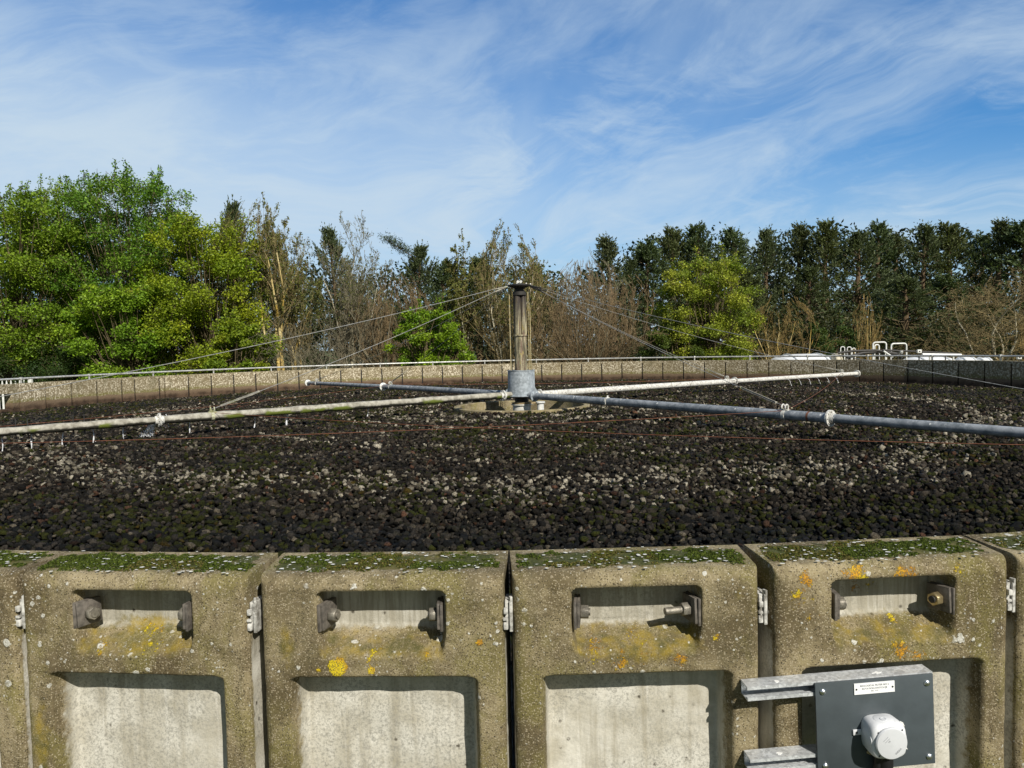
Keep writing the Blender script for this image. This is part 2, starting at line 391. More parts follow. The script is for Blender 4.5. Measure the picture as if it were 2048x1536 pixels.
def mat_mast():
    t = NT('stained_mast'); P = t.pos((1, 1, .12))
    a = t.noise(26, 5, .6, .2, P); b = t.noise(60, 6, .7); z = t.sepx(t.geo.outputs['Position'])[2]
    col = t.mix(t.ramp(a, .38, .62), (.10, .088, .052), (.48, .43, .28))
    col = t.mix(t.math('MULTIPLY', t.ramp(b, .52, .62), .6), col, (.06, .05, .03))
    st = t.noise(30, 4, .5, .3, t.pos((1, 1, .1), loc=(3, 3, 3)))
    col = t.mix(t.math('MULTIPLY', t.ramp(st, .52, .62), .7), col, (.12, .045, .04))
    y = t.noise(24, 5, .6, 0, t.pos((1, 1, .3), loc=(7, 1, 1))); col = t.mix(t.math('MULTIPLY', t.ramp(y, .58, .66), .7), col, (.38, .30, .09))
    col = t.mix(t.math('MULTIPLY', t.ramp(z, 2.75, 3.35), .88), col, (.030, .022, .024))
    return t.bsdf(col, .75, .1, t.bump(b, .4, .005))

def mat_vcol(name, rough=.8, trans=0., spec=.3, fine=None, bump=0.):
    t = NT(name); c = t.attr('Col').outputs['Color']
    if fine:
        n = t.noise(fine, 4, .7); c = t.mix(t.math('MULTIPLY', t.ramp(n, .45, .62), .55), c, t.mix(.55, c, (0, 0, 0)))
    nm = t.bump(t.noise(fine or 30, 4, .7), bump, .01) if bump else None
    if trans:
        d = t.n('ShaderNodeBsdfPrincipled'); t.set(d.inputs['Base Color'], c); d.inputs['Roughness'].default_value = rough; d.inputs['Specular IOR Level'].default_value = spec
        tr = t.n('ShaderNodeBsdfTranslucent'); t.set(tr.inputs[0], t.mix(1., c, (1.25, 1.25, .55), 'MULTIPLY'))
        mx = t.n('ShaderNodeMixShader'); mx.inputs[0].default_value = trans
        t.t.links.new(d.outputs[0], mx.inputs[1]); t.t.links.new(tr.outputs[0], mx.inputs[2]); t.t.links.new(mx.outputs[0], t.out.inputs[0]); return t.m
    return t.bsdf(c, rough, 0., nm, spec)

def mat_stone():
    t = NT('filter_stone'); c = t.attr('Col').outputs['Color']
    a = t.noise(110, 5, .75); b = t.noise(260, 4, .8)
    c = t.mix(t.math('MULTIPLY', t.ramp(a, .44, .60), .75), c, t.mix(1., c, (.22, .21, .18), 'MULTIPLY'))
    c = t.mix(t.math('MULTIPLY', t.ramp(b, .54, .66), .55), c, t.mix(1., c, (2.1, 2.0, 1.8), 'MULTIPLY'))
    m = t.noise(9, 5, .7); c = t.mix(t.math('MULTIPLY', t.ramp(m, .52, .66), t.ramp(a, .42, .56)), c, (.020, .021, .007))
    w = t.noise(1.1, 3, .6, 0, t.pos(loc=(3, 0, 0)))
    return t.bsdf(c, t.ramp(w, .45, .66, .95, .55), 0., t.bump(t.math('ADD', a, b), 1., .014), .12)
M = {}
M['outer'] = mat_outer(); M['inner'] = mat_inner(ZS_WALL+.175)
M['stone'] = mat_stone()
M['moss'] = mat_vcol('moss', .9, .15, .1)
M['leaf'] = mat_vcol('leaf', .55, .34, .3)
M['needle'] = mat_vcol('needle', .55, .22, .25)
M['bark'] = mat_vcol('bark', .9, 0, .2, 25, .4)
M['pipe'] = mat_pipe(); M['crust'] = mat_pipe_crust(); M['mast'] = mat_mast()
M['galv'] = mat_galv('galvanised_steel', (.33, .37, .40), .6, .15, 34)
M['strut'] = mat_galv('strut_steel', (.60, .62, .63), .40, .35, 160)
M['white_crust'] = mat_galv('white_crusted_iron', (.62, .61, .56), .8, 0., 60, .35, (.12, .10, .07))
M['yellow_crust'] = mat_galv('lichened_fitting', (.42, .42, .30), .8, 0., 60, .5, (.30, .30, .05))
M['dark_iron'] = simple('dark_iron', (.045, .042, .038), .65, .3)
M['cable'] = mat_galv('steel_cable', (.34, .34, .32), .5, .3, 80)
M['rust'] = simple('rusty_wire', (.17, .062, .03), .85)
M['lichen_rod'] = mat_galv('lichened_rod', (.42, .38, .25), .8, 0., 40, .7, (.30, .22, .06))
M['plate'] = simple('dark_iron_plate', (.125, .110, .092), .7, .1, .3, 60, .3)
M['nut'] = simple('zinc_nut', (.24, .22, .18), .5, .5, .3, 60, .3)
M['brass'] = simple('yellow_zinc_nut', (.55, .44, .24), .38, .8, .2, 50, .2)
M['spacer'] = mat_galv('lime_streaked_iron', (.55, .54, .50), .85, 0., 120, .55, (.10, .09, .07))
M['rail'] = mat_galv('rail_steel', (.50, .50, .47), .5, .35, 30)
M['white'] = simple('white_grp', (.78, .79, .78), .4, 0, .06, 6, .05)
M['cream'] = simple('cream_grp', (.55, .50, .38), .6, 0, .15, 8, .1)
M['whitepaint'] = simple('white_paint', (.74, .74, .70), .5, 0, .1, 12, .1)
M['pedestal'] = simple('painted_pedestal', (.62, .61, .55), .55, 0, .15, 9, .2)
M['tan'] = simple('tan_gasket', (.42, .32, .17), .8)
M['grey_board'] = simple('grey_board', (.062, .076, .084), .42, 0, .12, 9, .06, .5)
M['pvc'] = simple('white_plastic', (.66, .67, .68), .42, 0, .03, 20, .03)
M['pvc2'] = simple('white_plastic_lid', (.56, .575, .59), .5, 0, .03, 20, .03)
M['label'] = simple('engraved_label', (.82, .83, .83), .4, 0, .02, 20, .0)
M['ink'] = simple('engraving', (.13, .14, .14), .6, 0, .02, 20, .0)
M['ink2'] = simple('embossing', (.33, .34, .35), .6, 0, .02, 20, .0)
M['black'] = simple('black_gland', (.012, .012, .013), .45, 0, .1, 20, .1)
M['screw'] = simple('bright_screw', (.75, .76, .77), .22, .95, .05, 20, .05)
M['cobweb'] = simple('white_dropping', (.80, .80, .77), .8, 0, .1, 80, .3)

def mat_water():
    t = NT('falling_water'); return t.bsdf((.92, .93, .94), .3, 0., t.bump(t.noise(60, 3), .5, .01), .6, Transmission_Weight=.05, IOR=1.33)
M['water'] = mat_water()

def mat_ground():
    t = NT('grass_ground'); a = t.noise(.8, 6, .65); b = t.noise(25, 5, .7)
    c = t.mix(t.ramp(a, .35, .65), (.045, .065, .018), (.085, .095, .032)); c = t.mix(t.math('MULTIPLY', t.ramp(b, .5, .65), .6), c, (.03, .035, .012))
    return t.bsdf(c, .95, 0., t.bump(b, .8, .05), .1)
M['ground'] = mat_ground()
def mat_under():
    t = NT('dark_bed'); return t.bsdf(t.mix(t.noise(30, 4), (.010, .008, .005), (.028, .022, .014)), .9)
M['under'] = mat_under()

# ------------------------------------------------------------------ the setting
g = MB(); g.bm.faces.new([g.bm.verts.new(v) for v in ((-2500, -2500, 0), (2500, -2500, 0), (2500, 2500, 0), (-2500, 2500, 0))])
tag(g.build('ground', M['ground']), kind='structure')

R, T, N = 10.1334, .18, 108
TH = 2*PI/N
rng = np.random.default_rng(7)

# ------------------------------------------------------------------ circular wall of precast panels
wall = empty('filter_wall')
tag(wall, 'circular wall of ribbed precast concrete panels, mossy and lichened, around the stone filter bed', 'wall')

def vnoise(u, v, seed):
    """cheap smooth value noise on arrays"""
    r = np.random.default_rng(seed); G = r.random((64, 64))
    iu = np.floor(u).astype(int); iv = np.floor(v).astype(int); fu = u-iu; fv = v-iv
    fu = fu*fu*(3-2*fu); fv = fv*fv*(3-2*fv)
    a = G[iu % 64, iv % 64]; b = G[(iu+1) % 64, iv % 64]; c = G[iu % 64, (iv+1) % 64]; d = G[(iu+1) % 64, (iv+1) % 64]
    return (a*(1-fu)+b*fu)*(1-fv) + (c*(1-fu)+d*fu)*fv

def near_panel_mesh(k, lich, stains):
    """outer ribbed side: local x runs to the picture's right, y outwards, z up from the ground.
    lich: (x, dz, radius, strength) patches of yellow lichen"""
    HW, steep, r = .2908, .0038, .022
    du = np.concatenate([np.linspace(0, steep, 7), steep + r*(1-np.cos(np.linspace(0, PI/2, 9)[1:]))])
    inner = np.arange(du[-1]+.0045, HW, .0045)
    left = -HW + np.concatenate([du, inner]); left = left[left < -.001]
    xs = np.concatenate([left, [0], -left[::-1]])
    rt, st = .036, .006
    dz = np.concatenate([np.linspace(0, st, 26), st + rt*(1-np.cos(np.linspace(0, PI/2, 9)[1:]))])
    dz = np.concatenate([dz, np.arange(dz[-1]+.004, 1.02, .0042), np.linspace(1.03, ZTOP, 34)])
    X, D = np.meshgrid(xs, dz)
    dd = HW - np.abs(X) + (vnoise(X*40+9, D*40+3, k+5)-.5)*.002*(np.abs(X) < HW-1e-6)
    dd = np.clip(dd, 0, None)
    def edge(d, s, rr):
        return np.where(d < s, (T-rr)*d/s, np.where(d < s+rr, T-rr+np.sqrt(np.clip(rr*rr-(rr-(d-s))**2, 0, None)), T))
    Hs = edge(dd, steep, r)
    Ht = edge(D, st, rt)
    H = np.minimum(Hs, Ht)
    # rounded outer top corners
    cx = np.abs(X)-(HW-.03); cz = .03-D
    # recesses
    def rec(hw, top, bot, side, stp, sbt, cr, depth, round_edge):
        dx = hw-np.abs(X); dt = D-top; db = (bot-D)*(side/sbt); dv = np.minimum(dt*(side/stp), db)
        m = np.where((dx < cr) & (dv < cr), cr-np.hypot(cr-dx, cr-dv), np.minimum(dx, dv))
        t_ = np.clip(m/side, 0, 1); s_ = t_*t_*(3-2*t_)
        return s_*depth, s_
    d1, m1 = rec(.153, .043, .205, .013, .010, .060, .020, .080, 0)
    d2, m2 = rec(.226, .246, 1.85, .024, .013, .03, .030, .076, 0)
    H = H - np.where(H > .09, d1+d2, 0)
    # soft worn arrises round the openings
    wob = (vnoise(X*14+k*3, D*14, k+11)-.5)*.004 + (vnoise(X*60, D*60+k, k+12)-.5)*.0012
    H = H + np.where(H > .1, wob, 0)
    Z = ZTOP-D
    nv = X.size; idx = np.arange(nv).reshape(X.shape)
    V = np.stack([-X.ravel(), H.ravel(), Z.ravel()], 1)          # picture right = local -x (rotation below)
    F = np.stack([idx[:-1, :-1], idx[1:, :-1], idx[1:, 1:], idx[:-1, 1:]], -1).reshape(-1, 4)
    reccol = np.clip(m1*1.0*(1-np.clip((D-.135)/.05, 0, 1)) + m2, 0, 1)
    sidef = np.clip((.030-dd)/.012, 0, 1)*np.clip((D-.125)/.06, 0, 1)*np.clip((T-.012-H)/.01, 0, 1)
    reccol = np.maximum(reccol, sidef*.85)
    topm = np.clip((T-.040+.022*(vnoise(X*22+k*5, D*0, k+31)-.5)-H)/.016, 0, 1)*(D < .04)*np.clip((HW-.012-np.abs(X))/.03, 0, 1)
    moss = topm*(.62+.45*vnoise(X*9+k, H*20, k+21)) * np.clip((H-.012)/.03, 0.25, 1)
    stain = np.exp(-((D-.185)/.038)**2)*np.clip((.20-np.abs(X))/.06, 0, 1)*.62
    for (sx, sz, wx, wz, a) in stains: stain = np.maximum(stain, a*np.exp(-((X-sx)/wx)**2-((D-sz)/wz)**2))
    lic = np.zeros_like(X)
    for (sx, sz, rad, a) in lich: lic = np.maximum(lic, a*np.exp(-(((X-sx)/rad)**2+((D-max(sz, .036))/rad)**2)**1.5)*np.clip((D-.006)/.01, 0, 1))
    col = np.stack([reccol.ravel(), moss.ravel(), stain.ravel(), lic.ravel()], 1)
    # inner slab
    x0, x1 = -HW, HW
    bx = np.array([[x0, 0, 0], [x1, 0, 0], [x1, 0, ZTOP], [x0, 0, ZTOP]], float)
    n0 = len(V); V = np.vstack([V, bx]); col = np.vstack([col, np.tile([0, .0, 0, 0], (4, 1))])
    F = np.vstack([F, [[n0, n0+1, n0+2, n0+3]]])
    mi = np.zeros(len(F), int); mi[-1] = 1
    me = npmesh('panel', V, F, True, col, 'mask', mi)
    me.materials.append(M['outer']); me.materials.append(M['inner'])
    return me

near = {
 -2: dict(l=[(.15, .02, .03, .7), (.05, .5, .04, .5)], s=[(.15, .30, .05, .06, .5)], lab='left cut-off near panel with ochre streaks'),
 -1: dict(l=[(.03, .175, .035, .42), (-.09, .195, .02, .55), (-.01, .155, .025, .5)], s=[(-.25, .45, .03, .16, .8), (.0, .15, .10, .03, .75)], lab='near panel with a broad olive and ochre stain below its small recess'),
 0: dict(l=[(-.1045, .224, .023, 1.5), (-.0267, .232, .010, 1.5), (-.15, .228, .008, .8), (.23, .165, .010, .9), (-.02, .20, .04, .42), (.10, .205, .02, .5)], s=[(-.225, .17, .025, .08, .75)], lab='near panel with two bright yellow lichen patches above its large recess'),
 1: dict(l=[(-.04, .225, .025, .62), (.10, .222, .022, .62), (.185, .165, .014, .6), (-.10, .198, .03, .5), (0, .198, .05, .4)], s=[(.02, .20, .16, .03, .75), (.24, .07, .02, .03, .5)], lab='near panel crossed at its right rib by the steel channels'),
 2: dict(l=[(-.0925, .024, .035, .9), (-.2129, .034, .02, .85), (-.235, .075, .014, .85), (.02, .028, .025, .7), (.05, .032, .02, .7), (.16, .02, .02, .6), (-.21, .13, .012, .5), (.0154, .215, .03, .68), (.06, .235, .03, .6), (.03, .165, .012, .7), (-.03, .08, .04, .42), (-.22, .10, .05, .40)], s=[(0, .18, .2, .05, .55), (.0, .09, .1, .05, .3)], lab='near panel behind the grey switch board, spotted with orange-yellow lichen along its top'),
 3: dict(l=[(-.2, .02, .03, .7)], s=[(-.26, .5, .02, .2, .8)], lab='cut-off near panel at the right edge with a moss-green streaked side'),
}
for k_ in (-5, -4, -3, 4, 5, 6): near[k_] = dict(l=[(.05, .2, .02, .5), (-.12, .05, .02, .5)], s=[(.0, .18, .2, .05, .5)], lab='')
SHIFT = {-2: 0., -1: -.010, 0: -.004, 1: -.009, 2: .001, 3: 0.}
def placed(o, k):
    """k-th panel counted from the joint straight in front of the camera; local y points outwards"""
    az = PI - (-.195*PI/180 + (k+.5-1)*TH) if False else PI-(math.radians(-.195)+(k-.5)*TH)
    sh = SHIFT.get(k, 0); o.location = (R*math.sin(az)-sh*math.cos(az), R*math.cos(az)+sh*math.sin(az), 0); o.rotation_euler = (0, 0, -az); return az

def bolt_set(parent, k, side, longbolt=False, brass=False, worn=0):
    """washer plates and nut on a side wall of the small recess; side +1 = picture right"""
    zc_ = ZTOP-.108; y = T-.031
    x = side*.139
    tilt = side*math.radians(((25, 30, 18, 8, 4, 2) if side < 0 else (2, -3, 5, 14, 20, 20))[max(0, min(5, k+2))])
    Rm = Matrix.Rotation(tilt, 4, 'Z')
    pl = MB()
    for q, off in enumerate((0, .0075)):
        pl.box((-(x-side*off), y-.001*q, zc_+.001*q), (.0065, .062-.004*q, .064-.004*q), rot=Rm @ Matrix.Rotation(math.radians(3*q*side), 4, 'X'), bev=.0008)
    pl.build('washer_plate', M['plate'], parent)
    nb = MB(); ax = Rm @ Vector((side, 0, 0))
    c = Vector((-(x-side*.0205), y+.004, zc_)); 
    nb.hexnut(c, ax, .0165, .019)
    nb.build('nut', M['brass'] if brass else M['nut'], parent)
    bb = MB(); L = .052 if longbolt else .014
    bb.tube([c, c+ax*(L if longbolt else .0135)], .0085, 10)
    bb.build('bolt', M['nut'] if not brass else M['dark_iron'], parent)

def spacer(parent, k):
    """iron packing clamped in the joint on the picture-right side of the panel"""
    s = MB(); x = -TH*(R+.135)/2; zc_ = ZTOP-.108; y = T-.036
    s.box((x-.0045, y, zc_), (.0075, .055, .072), bev=.001)
    s.box((x+.0055, y-.004, zc_+.002), (.0085, .05, .066), bev=.001)
    s.box((x+.0075, y+.028, zc_+.014), (.010, .010, .014), bev=.002)
    s.box((x+.0085, y+.027, zc_-.006), (.011, .009, .006), bev=.001)
    s.box((x+.008, y+.026, zc_-.022), (.011, .010, .017), bev=.002)
    s.box((x-.004, y+.022, zc_+.040), (.006, .012, .012), rz=.4, bev=.001)
    s.build('packing_clamp', M['spacer'], parent)

def moss_mesh(k):
    r = np.random.default_rng(300+k); n = 15000; x = r.uniform(-.275, .275, n); y = r.uniform(.010, T-.030, n)
    m = vnoise(x*16+20, y*16+k*3, 401)*.5+vnoise(x*55+20, y*55+k, 402)*.5 + .10*np.clip((.25-np.abs(x))/.06, -1, 1) - .25*np.clip((.04-y)/.03, 0, 1) + .03*np.sin(y/T*PI) - .22*np.clip((y-(T-.062))/.03, 0, 1)
    ok = m > .53; x, y, m = x[ok], y[ok], m[ok]; z = ZTOP - .006*y/(T-.036)-np.where(y > T-.036, .036-np.sqrt(np.clip(.036**2-(y-(T-.036))**2, 0, None)), 0)
    C = np.stack([x, y, z+np.clip(m-.5, 0, .2)*.014+r.normal(0, .0006, len(x))], 1); V, F = leaf_quads(C, r.uniform(.0025, .006, len(x)), r, .9, .8)
    c = mix_col(len(x), r, (.024, .040, .007), (.105, .135, .020)); yl = (vnoise(x*9+5, y*9+k, 403) > .62) & (r.random(len(x)) < .6); c[yl, :3] = np.array([.13, .11, .03])*r.uniform(.6, 1.2, (yl.sum(), 1))
    nf = 170; xf = r.uniform(-.27, .27, nf); yf = T*r.random(nf)**.8*.93+.004; Cf = np.stack([xf, yf, np.full(nf, ZTOP+.0035)-.004*yf/T*1.5], 1)
    t_ = np.arange(6)*PI/3; sz = .001+.0052*r.random(nf)**2.2; Vf = Cf[:, None]+np.stack([np.cos(t_)[None]*sz[:, None]*r.uniform(.6, 1.4, (nf, 6)), np.sin(t_)[None]*sz[:, None]*r.uniform(.5, 1.1, (nf, 6)), np.zeros((nf, 6))], -1)
    hx = np.arange(6*nf).reshape(nf, 6); n0 = len(V); Fq = np.concatenate([hx[:, [0, 1, 2, 3]], hx[:, [0, 3, 4, 5]]])+n0
    cf = np.repeat(np.concatenate([np.array([[.74, .73, .66]])*r.uniform(.7, 1.1, (nf, 1)), np.ones((nf, 1))], 1), 6, 0)
    return npmesh('moss_cushion', np.vstack([V, Vf.reshape(-1, 3)]), np.vstack([F, Fq]), False, np.vstack([np.repeat(c, 4, 0), cf]))
for k, d in near.items():
    me = near_panel_mesh(k, d['l'], d['s']); o = link('panel', me, None, wall); placed(o, k)
    if d['lab']: o['label'] = d['lab']
    mo_ = link('moss', moss_mesh(k), M['moss'], o); mo_['kind'] = 'stuff'
    for side in (-1, 1):
        bolt_set(o, k, side, k == 1 and side == 1, k == 2 and side == 1)
    spacer(o, k)

# plain-duty panels for the rest of the ring: slab + inner facing with an open joint, ribbed outside
def far_panel_mesh(w=TH*R, open_=False):
    b = MB(); h = ZTOP; o_ = T
    b.box((0, .12, h/2), (w-.004, .12, h), mi=0)
    f = .060
    if w > .3: b.box((w/2, .045, (h-.075)/2), (.040, .03, h-.075), mi=2)
    if open_:      # panel with an opening low in it, cut to the right picture side
        b.box((0, f/2, h-.10), (w-.022, f-.001, .20), mi=1)
        b.box((.24, f/2, (h-.2)/2), (w-.022-.48, f-.001, h-.2), mi=1)
    else:
        b.box((0, f/2, (h-.055)/2), (w-.034, f-.001, h-.055), mi=1)
        b.box((0, f/2+.002, h-.0275), (w-.003, f-.005, .053), mi=1)
    for s in (-1, 1): b.box((s*(w/2-.05), o_+.012, h/2), (.06, .06, h-.01), mi=0)
    b.box((0, o_+.012, h-.03), (w-.16, .06, .05), mi=0); b.box((0, o_+.012, h-.215), (w-.16, .06, .07), mi=0)
    bmesh.ops.recalc_face_normals(b.bm, faces=list(b.bm.faces))
    me = bpy.data.meshes.new('panel'); b.bm.to_mesh(me); b.bm.free()
    me.materials.append(M['outer']); me.materials.append(M['inner']); me.materials.append(M['black'])
    a = me.color_attributes.new('mask', 'FLOAT_COLOR', 'POINT'); a.data.foreach_set('color', np.tile([0, .25, 0, 0], (len(me.vertices), 1)).astype(np.float32).ravel())
    return me
fm = far_panel_mesh()
deg = math.radians
def put_far(az, me, nm='panel'):
    o = link(nm, me, None, wall); o.location = (R*math.sin(az), R*math.cos(az), 0); o.rotation_euler = (0, 0, -az + deg(rng.normal(0, .12))); return o
# joints measured round the far side; a closure strip sits on the left
J = [-79.35, -76.01, -72.65, -69.34, -65.97, -62.61, -57.40, -56.67]
half = far_panel_mesh(deg(62.61-60.85)*R); full2 = far_panel_mesh(deg(60.85-57.40)*R); strip = far_panel_mesh(deg(.73)*R)
for a, b in zip(J[:5], J[1:6]): 
    if a == -79.35: continue
    put_far(deg((a+b)/2), fm)
put_far(deg((-62.61-60.85)/2), half); put_far(deg((-60.85-57.40)/2), full2)
o = put_far(deg((-57.40-56.67)/2), strip); o['label'] = 'narrow closure strip between two full panels'
az = -56.67+3.45; put_far(deg(-56.67+1.72), far_panel_mesh(deg(3.42)*R))
a0 = -53.22
naz = [PI-(math.radians(-.195)+(k-.5)*TH) for k in near]           # azimuths of the near panels
lo_near = math.degrees(min(naz))-360/N/2                            # right-hand end of the near run
nfar = int(round((lo_near-a0)/(360/N)))
step = (lo_near-a0)/nfar
for i in range(nfar): put_far(deg(a0+(i+.5)*step), fm)
# left side behind the opening, out of the picture
hi_near = math.degrees(max(naz))+360/N/2-360
span = -79.35-hi_near; n2 = int(round(span/(360/N)))
# panel with the opening
op = MB(); w = TH*R; h = ZTOP
zl, zs = CZ-.70, CZ-1.00          # opening: lintel underside and sill
op.box((0, .09, zl+(h-zl)/2), (w-.01, T, h-zl), mi=1); op.box((0, .09, zs/2), (w-.01, T, zs), mi=1)
op.box((w/2-.006-.075, .0905, (zl+zs)/2), (.15, T-.002, zl-zs), mi=1); op.box((-w/2+.02, .0905, (zl+zs)/2), (.03, T-.002, zl-zs), mi=1)
o = op.build('panel', [M['outer'], M['inner']], wall); a_ = deg((-79.35-76.01)/2); o.location = (R*math.sin(a_), R*math.cos(a_), 0); o.rotation_euler = (0, 0, -a_)
o['label'] = 'panel with a square opening through which the white fence shows'
nshow = 100 - nfar - 10 - len(near)
for i in range(n2):
    az = deg(-79.35-(i+.5)*span/n2)
    if i < max(0, nshow): put_far(az, fm)
rest = [deg(-79.35-(i+.5)*span/n2) for i in range(max(0, nshow), n2)]
if rest:
    bm = bmesh.new()
    for az in rest:
        t = bmesh.new(); t.from_mesh(fm); bmesh.ops.transform(t, matrix=Matrix.Translation((R*math.sin(az), R*math.cos(az), 0)) @ Matrix.Rotation(-az, 4, 'Z'), verts=list(t.verts))
        me = bpy.data.meshes.new('x'); t.to_mesh(me); t.free(); bm.from_mesh(me)
    me = bpy.data.meshes.new('panel_run'); bm.to_mesh(me); bm.free(); me.materials.append(M['outer']); me.materials.append(M['inner']); me.materials.append(M['black'])
    o = link('panel_run', me, None, wall); o['kind'] = 'stuff'

# rail on posts just outside the wall
hr = empty('handrail'); tag(hr, 'thin steel tube rail on short posts running along behind the far wall top', 'handrail')
b = MB(); RR = R+.27
b.tube([(RR*math.sin(deg(a)), RR*math.cos(deg(a)), CZ-.432) for a in np.arange(-96, 96.1, 2)], .020, 8); b.build('rail', M['rail'], hr)
pm = None
for a in np.arange(-91.5, 92, 8.55):
    if pm is None:
        b = MB(); b.tube([(0, 0, 0), (0, 0, CZ-.432)], .018, 8); b.box((0, 0, CZ-.432), (.05, .05, .06), bev=.008)
        pm = b.build('post', M['rail'], hr); p = pm
    else:
        p = pm.copy(); COL.objects.link(p); p.parent = hr
    p.location = (RR*math.sin(deg(a)), RR*math.cos(deg(a)), 0)

# ------------------------------------------------------------------ bed of stones
def zs_at(r): return CZ-.985 - .075*np.clip(r/R, 0, 1)**1.5
b = MB(); b.lathe([(1.09, 1.3), (1.09, CZ-1.05), (4, CZ-1.07), (R-.01, CZ-1.12), (R-.01, 1.3)], n=96)
o = b.build('bed_base', M['under']); tag(o, kind='structure')

def ico(sub):
    t = bmesh.new(); bmesh.ops.create_icosphere(t, subdivisions=sub, radius=1)
    V = np.array([v.co[:] for v in t.verts]); F = np.array([[v.index for v in f.verts] for f in t.faces]); t.free(); return V, F
def rock_templates(sub, n, r):
    V, F = ico(sub); out = []
    for i in range(n):
        W_ = V.copy()
        for _ in range(6):                       # chop flats so they read as broken stone
            nrm = r.normal(size=3); nrm /= np.linalg.norm(nrm); d = r.uniform(.38, .80)
            q = W_@nrm; W_ = W_ - np.outer(np.clip(q-d, 0, None), nrm)
        W_ *= r.uniform(.62, 1.4, 3); W_ += r.normal(0, .13, W_.shape); out.append(W_)
    return np.array(out), F
def rand_rot(n, r):
    q = r.normal(size=(n, 4)); q /= np.linalg.norm(q, axis=1)[:, None]; w, x, y, z = q.T
    return np.stack([1-2*(y*y+z*z), 2*(x*y-z*w), 2*(x*z+y*w), 2*(x*y+z*w), 1-2*(x*x+z*z), 2*(y*z-x*w), 2*(x*z-y*w), 2*(y*z+x*w), 1-2*(x*x+y*y)], 1).reshape(n, 3, 3)
sp_ = .041
def grid(sp, lo, hi):
    gx, gy = np.meshgrid(np.arange(-R, R, sp), np.arange(-R, R, sp*.87)); gx = gx + (np.arange(gx.shape[0]) % 2)[:, None]*sp/2
    Q = np.stack([gx.ravel(), gy.ravel()], 1); Q += rng.normal(0, sp*.24, Q.shape); dd_ = np.hypot(Q[:, 0], Q[:, 1]+12.01); return Q[(dd_ >= lo) & (dd_ < hi)]
P = np.vstack([grid(.031, 0, 8.5), grid(.038, 8.5, 40)])
rad = np.hypot(P[:, 0], P[:, 1]); ok = (rad < R-.02) & (rad > 1.12)
ok &= np.abs(P[:, 0]) < .78*(P[:, 1]+12.01)+1.3
P = P[ok]; rad = rad[ok]; n = len(P)
ang = np.arctan2(P[:, 1], P[:, 0])
dist = np.hypot(P[:, 0], P[:, 1]+12.01)
# colour: dry pale stones lie in rings between the lines the jets wet
def nz(s, sd): return vnoise(P[:, 0]*s+100, P[:, 1]*s+100, sd)
wobr = rad + (nz(.7, 1)-.5)*.5 + (nz(2.5, 2)-.5)*.25
pale = np.zeros(n)
for r0, w_, a in ((1.40, .18, .7), (2.05, .17, .8), (2.85, .12, .4), (3.6, .14, .2), (4.5, .18, .3), (5.3, .14, .2), (6.45, .30, .55), (6.95, .15, .3), (9.6, .35, .10), (9.0, .2, .06)):
    pale = np.maximum(pale, a*np.exp(-((wobr-r0)/w_)**2))
pale = .85*pale*(.2+.8*nz(3.2, 3)+.35*nz(9, 8)) * np.where(P[:, 1] > 2, .55, 1)
wet = np.exp(-((wobr-8.1)/.55)**2) + .5*np.exp(-((wobr-5.9)/.2)**2)
mossy = np.clip(nz(1.6, 5)*.7+nz(5, 6)*.8-.55, 0, 1) + .35*np.exp(-((wobr-9.2)/.5)**2)
u1, u2, u3 = rng.random(n), rng.random(n), rng.random(n)
lum = .012+.085*u2**2.6
base = np.stack([lum*1.18, lum*.97, lum*.74], 1)
base *= (1-.35*np.clip(wet, 0, 1))[:, None]; base += np.outer(np.clip(wet, 0, 1), (.002, .005, .007))
mo = (u3 < mossy*1.0)[:, None]; base = np.where(mo, np.stack([.020+.035*u2, .023+.038*u2, .006+.006*u2], 1), base)
rd = (rng.random(n) < .06)[:, None]; base = np.where(rd, base*np.array([1.6, 1.0, .8]), base)
pl = u1 < pale; pc = np.stack([.16+.46*u2**1.5, .14+.42*u2**1.5, .10+.34*u2**1.5], 1); base = np.where(pl[:, None], pc, base)
mid = (u1 > .95) & ~pl; base = np.where(mid[:, None], np.stack([.10+.10*u3, .085+.085*u3, .06+.065*u3], 1), base)
size = rng.uniform(.50, 1.35, n)*np.where(dist < 8.5, .0215, .0265); size[rng.random(n) < .04] *= 1.4
zz = zs_at(rad) + rng.normal(0, .013, n) - .016 + (nz(2.0, 9)-.5)*.03
VV, FF, CC = [], [], []; off = 0
def emit(sel, sub, ntp):
    global off
    tp, F = rock_templates(sub, ntp, rng); m = sel.sum(); ti = rng.integers(0, ntp, m)
    Vv = tp[ti]*size[sel][:, None, None]; Vv = np.einsum('nij,nvj->nvi', rand_rot(m, rng), Vv)
    Vv[:, :, 2] *= .85
    Vv += np.concatenate([P[sel], zz[sel][:, None]], 1)[:, None, :]; k = tp.shape[1]
    VV.append(Vv.reshape(-1, 3)); FF.append((F[None]+(np.arange(m)*k)[:, None, None]+off).reshape(-1, 3)); off += m*k
    CC.append(np.repeat(np.concatenate([base[sel], np.ones((m, 1))], 1), k, 0))
emit(dist > 0, 1, 160)
me = npmesh('filter_stones', np.vstack(VV), np.vstack(FF), False, np.vstack(CC)); o = link('filter_stones', me, M['stone'])
tag(o, 'dark broken stones with paler rings filling the round filter bed', 'stones', kind='stuff'); del VV, FF, CC

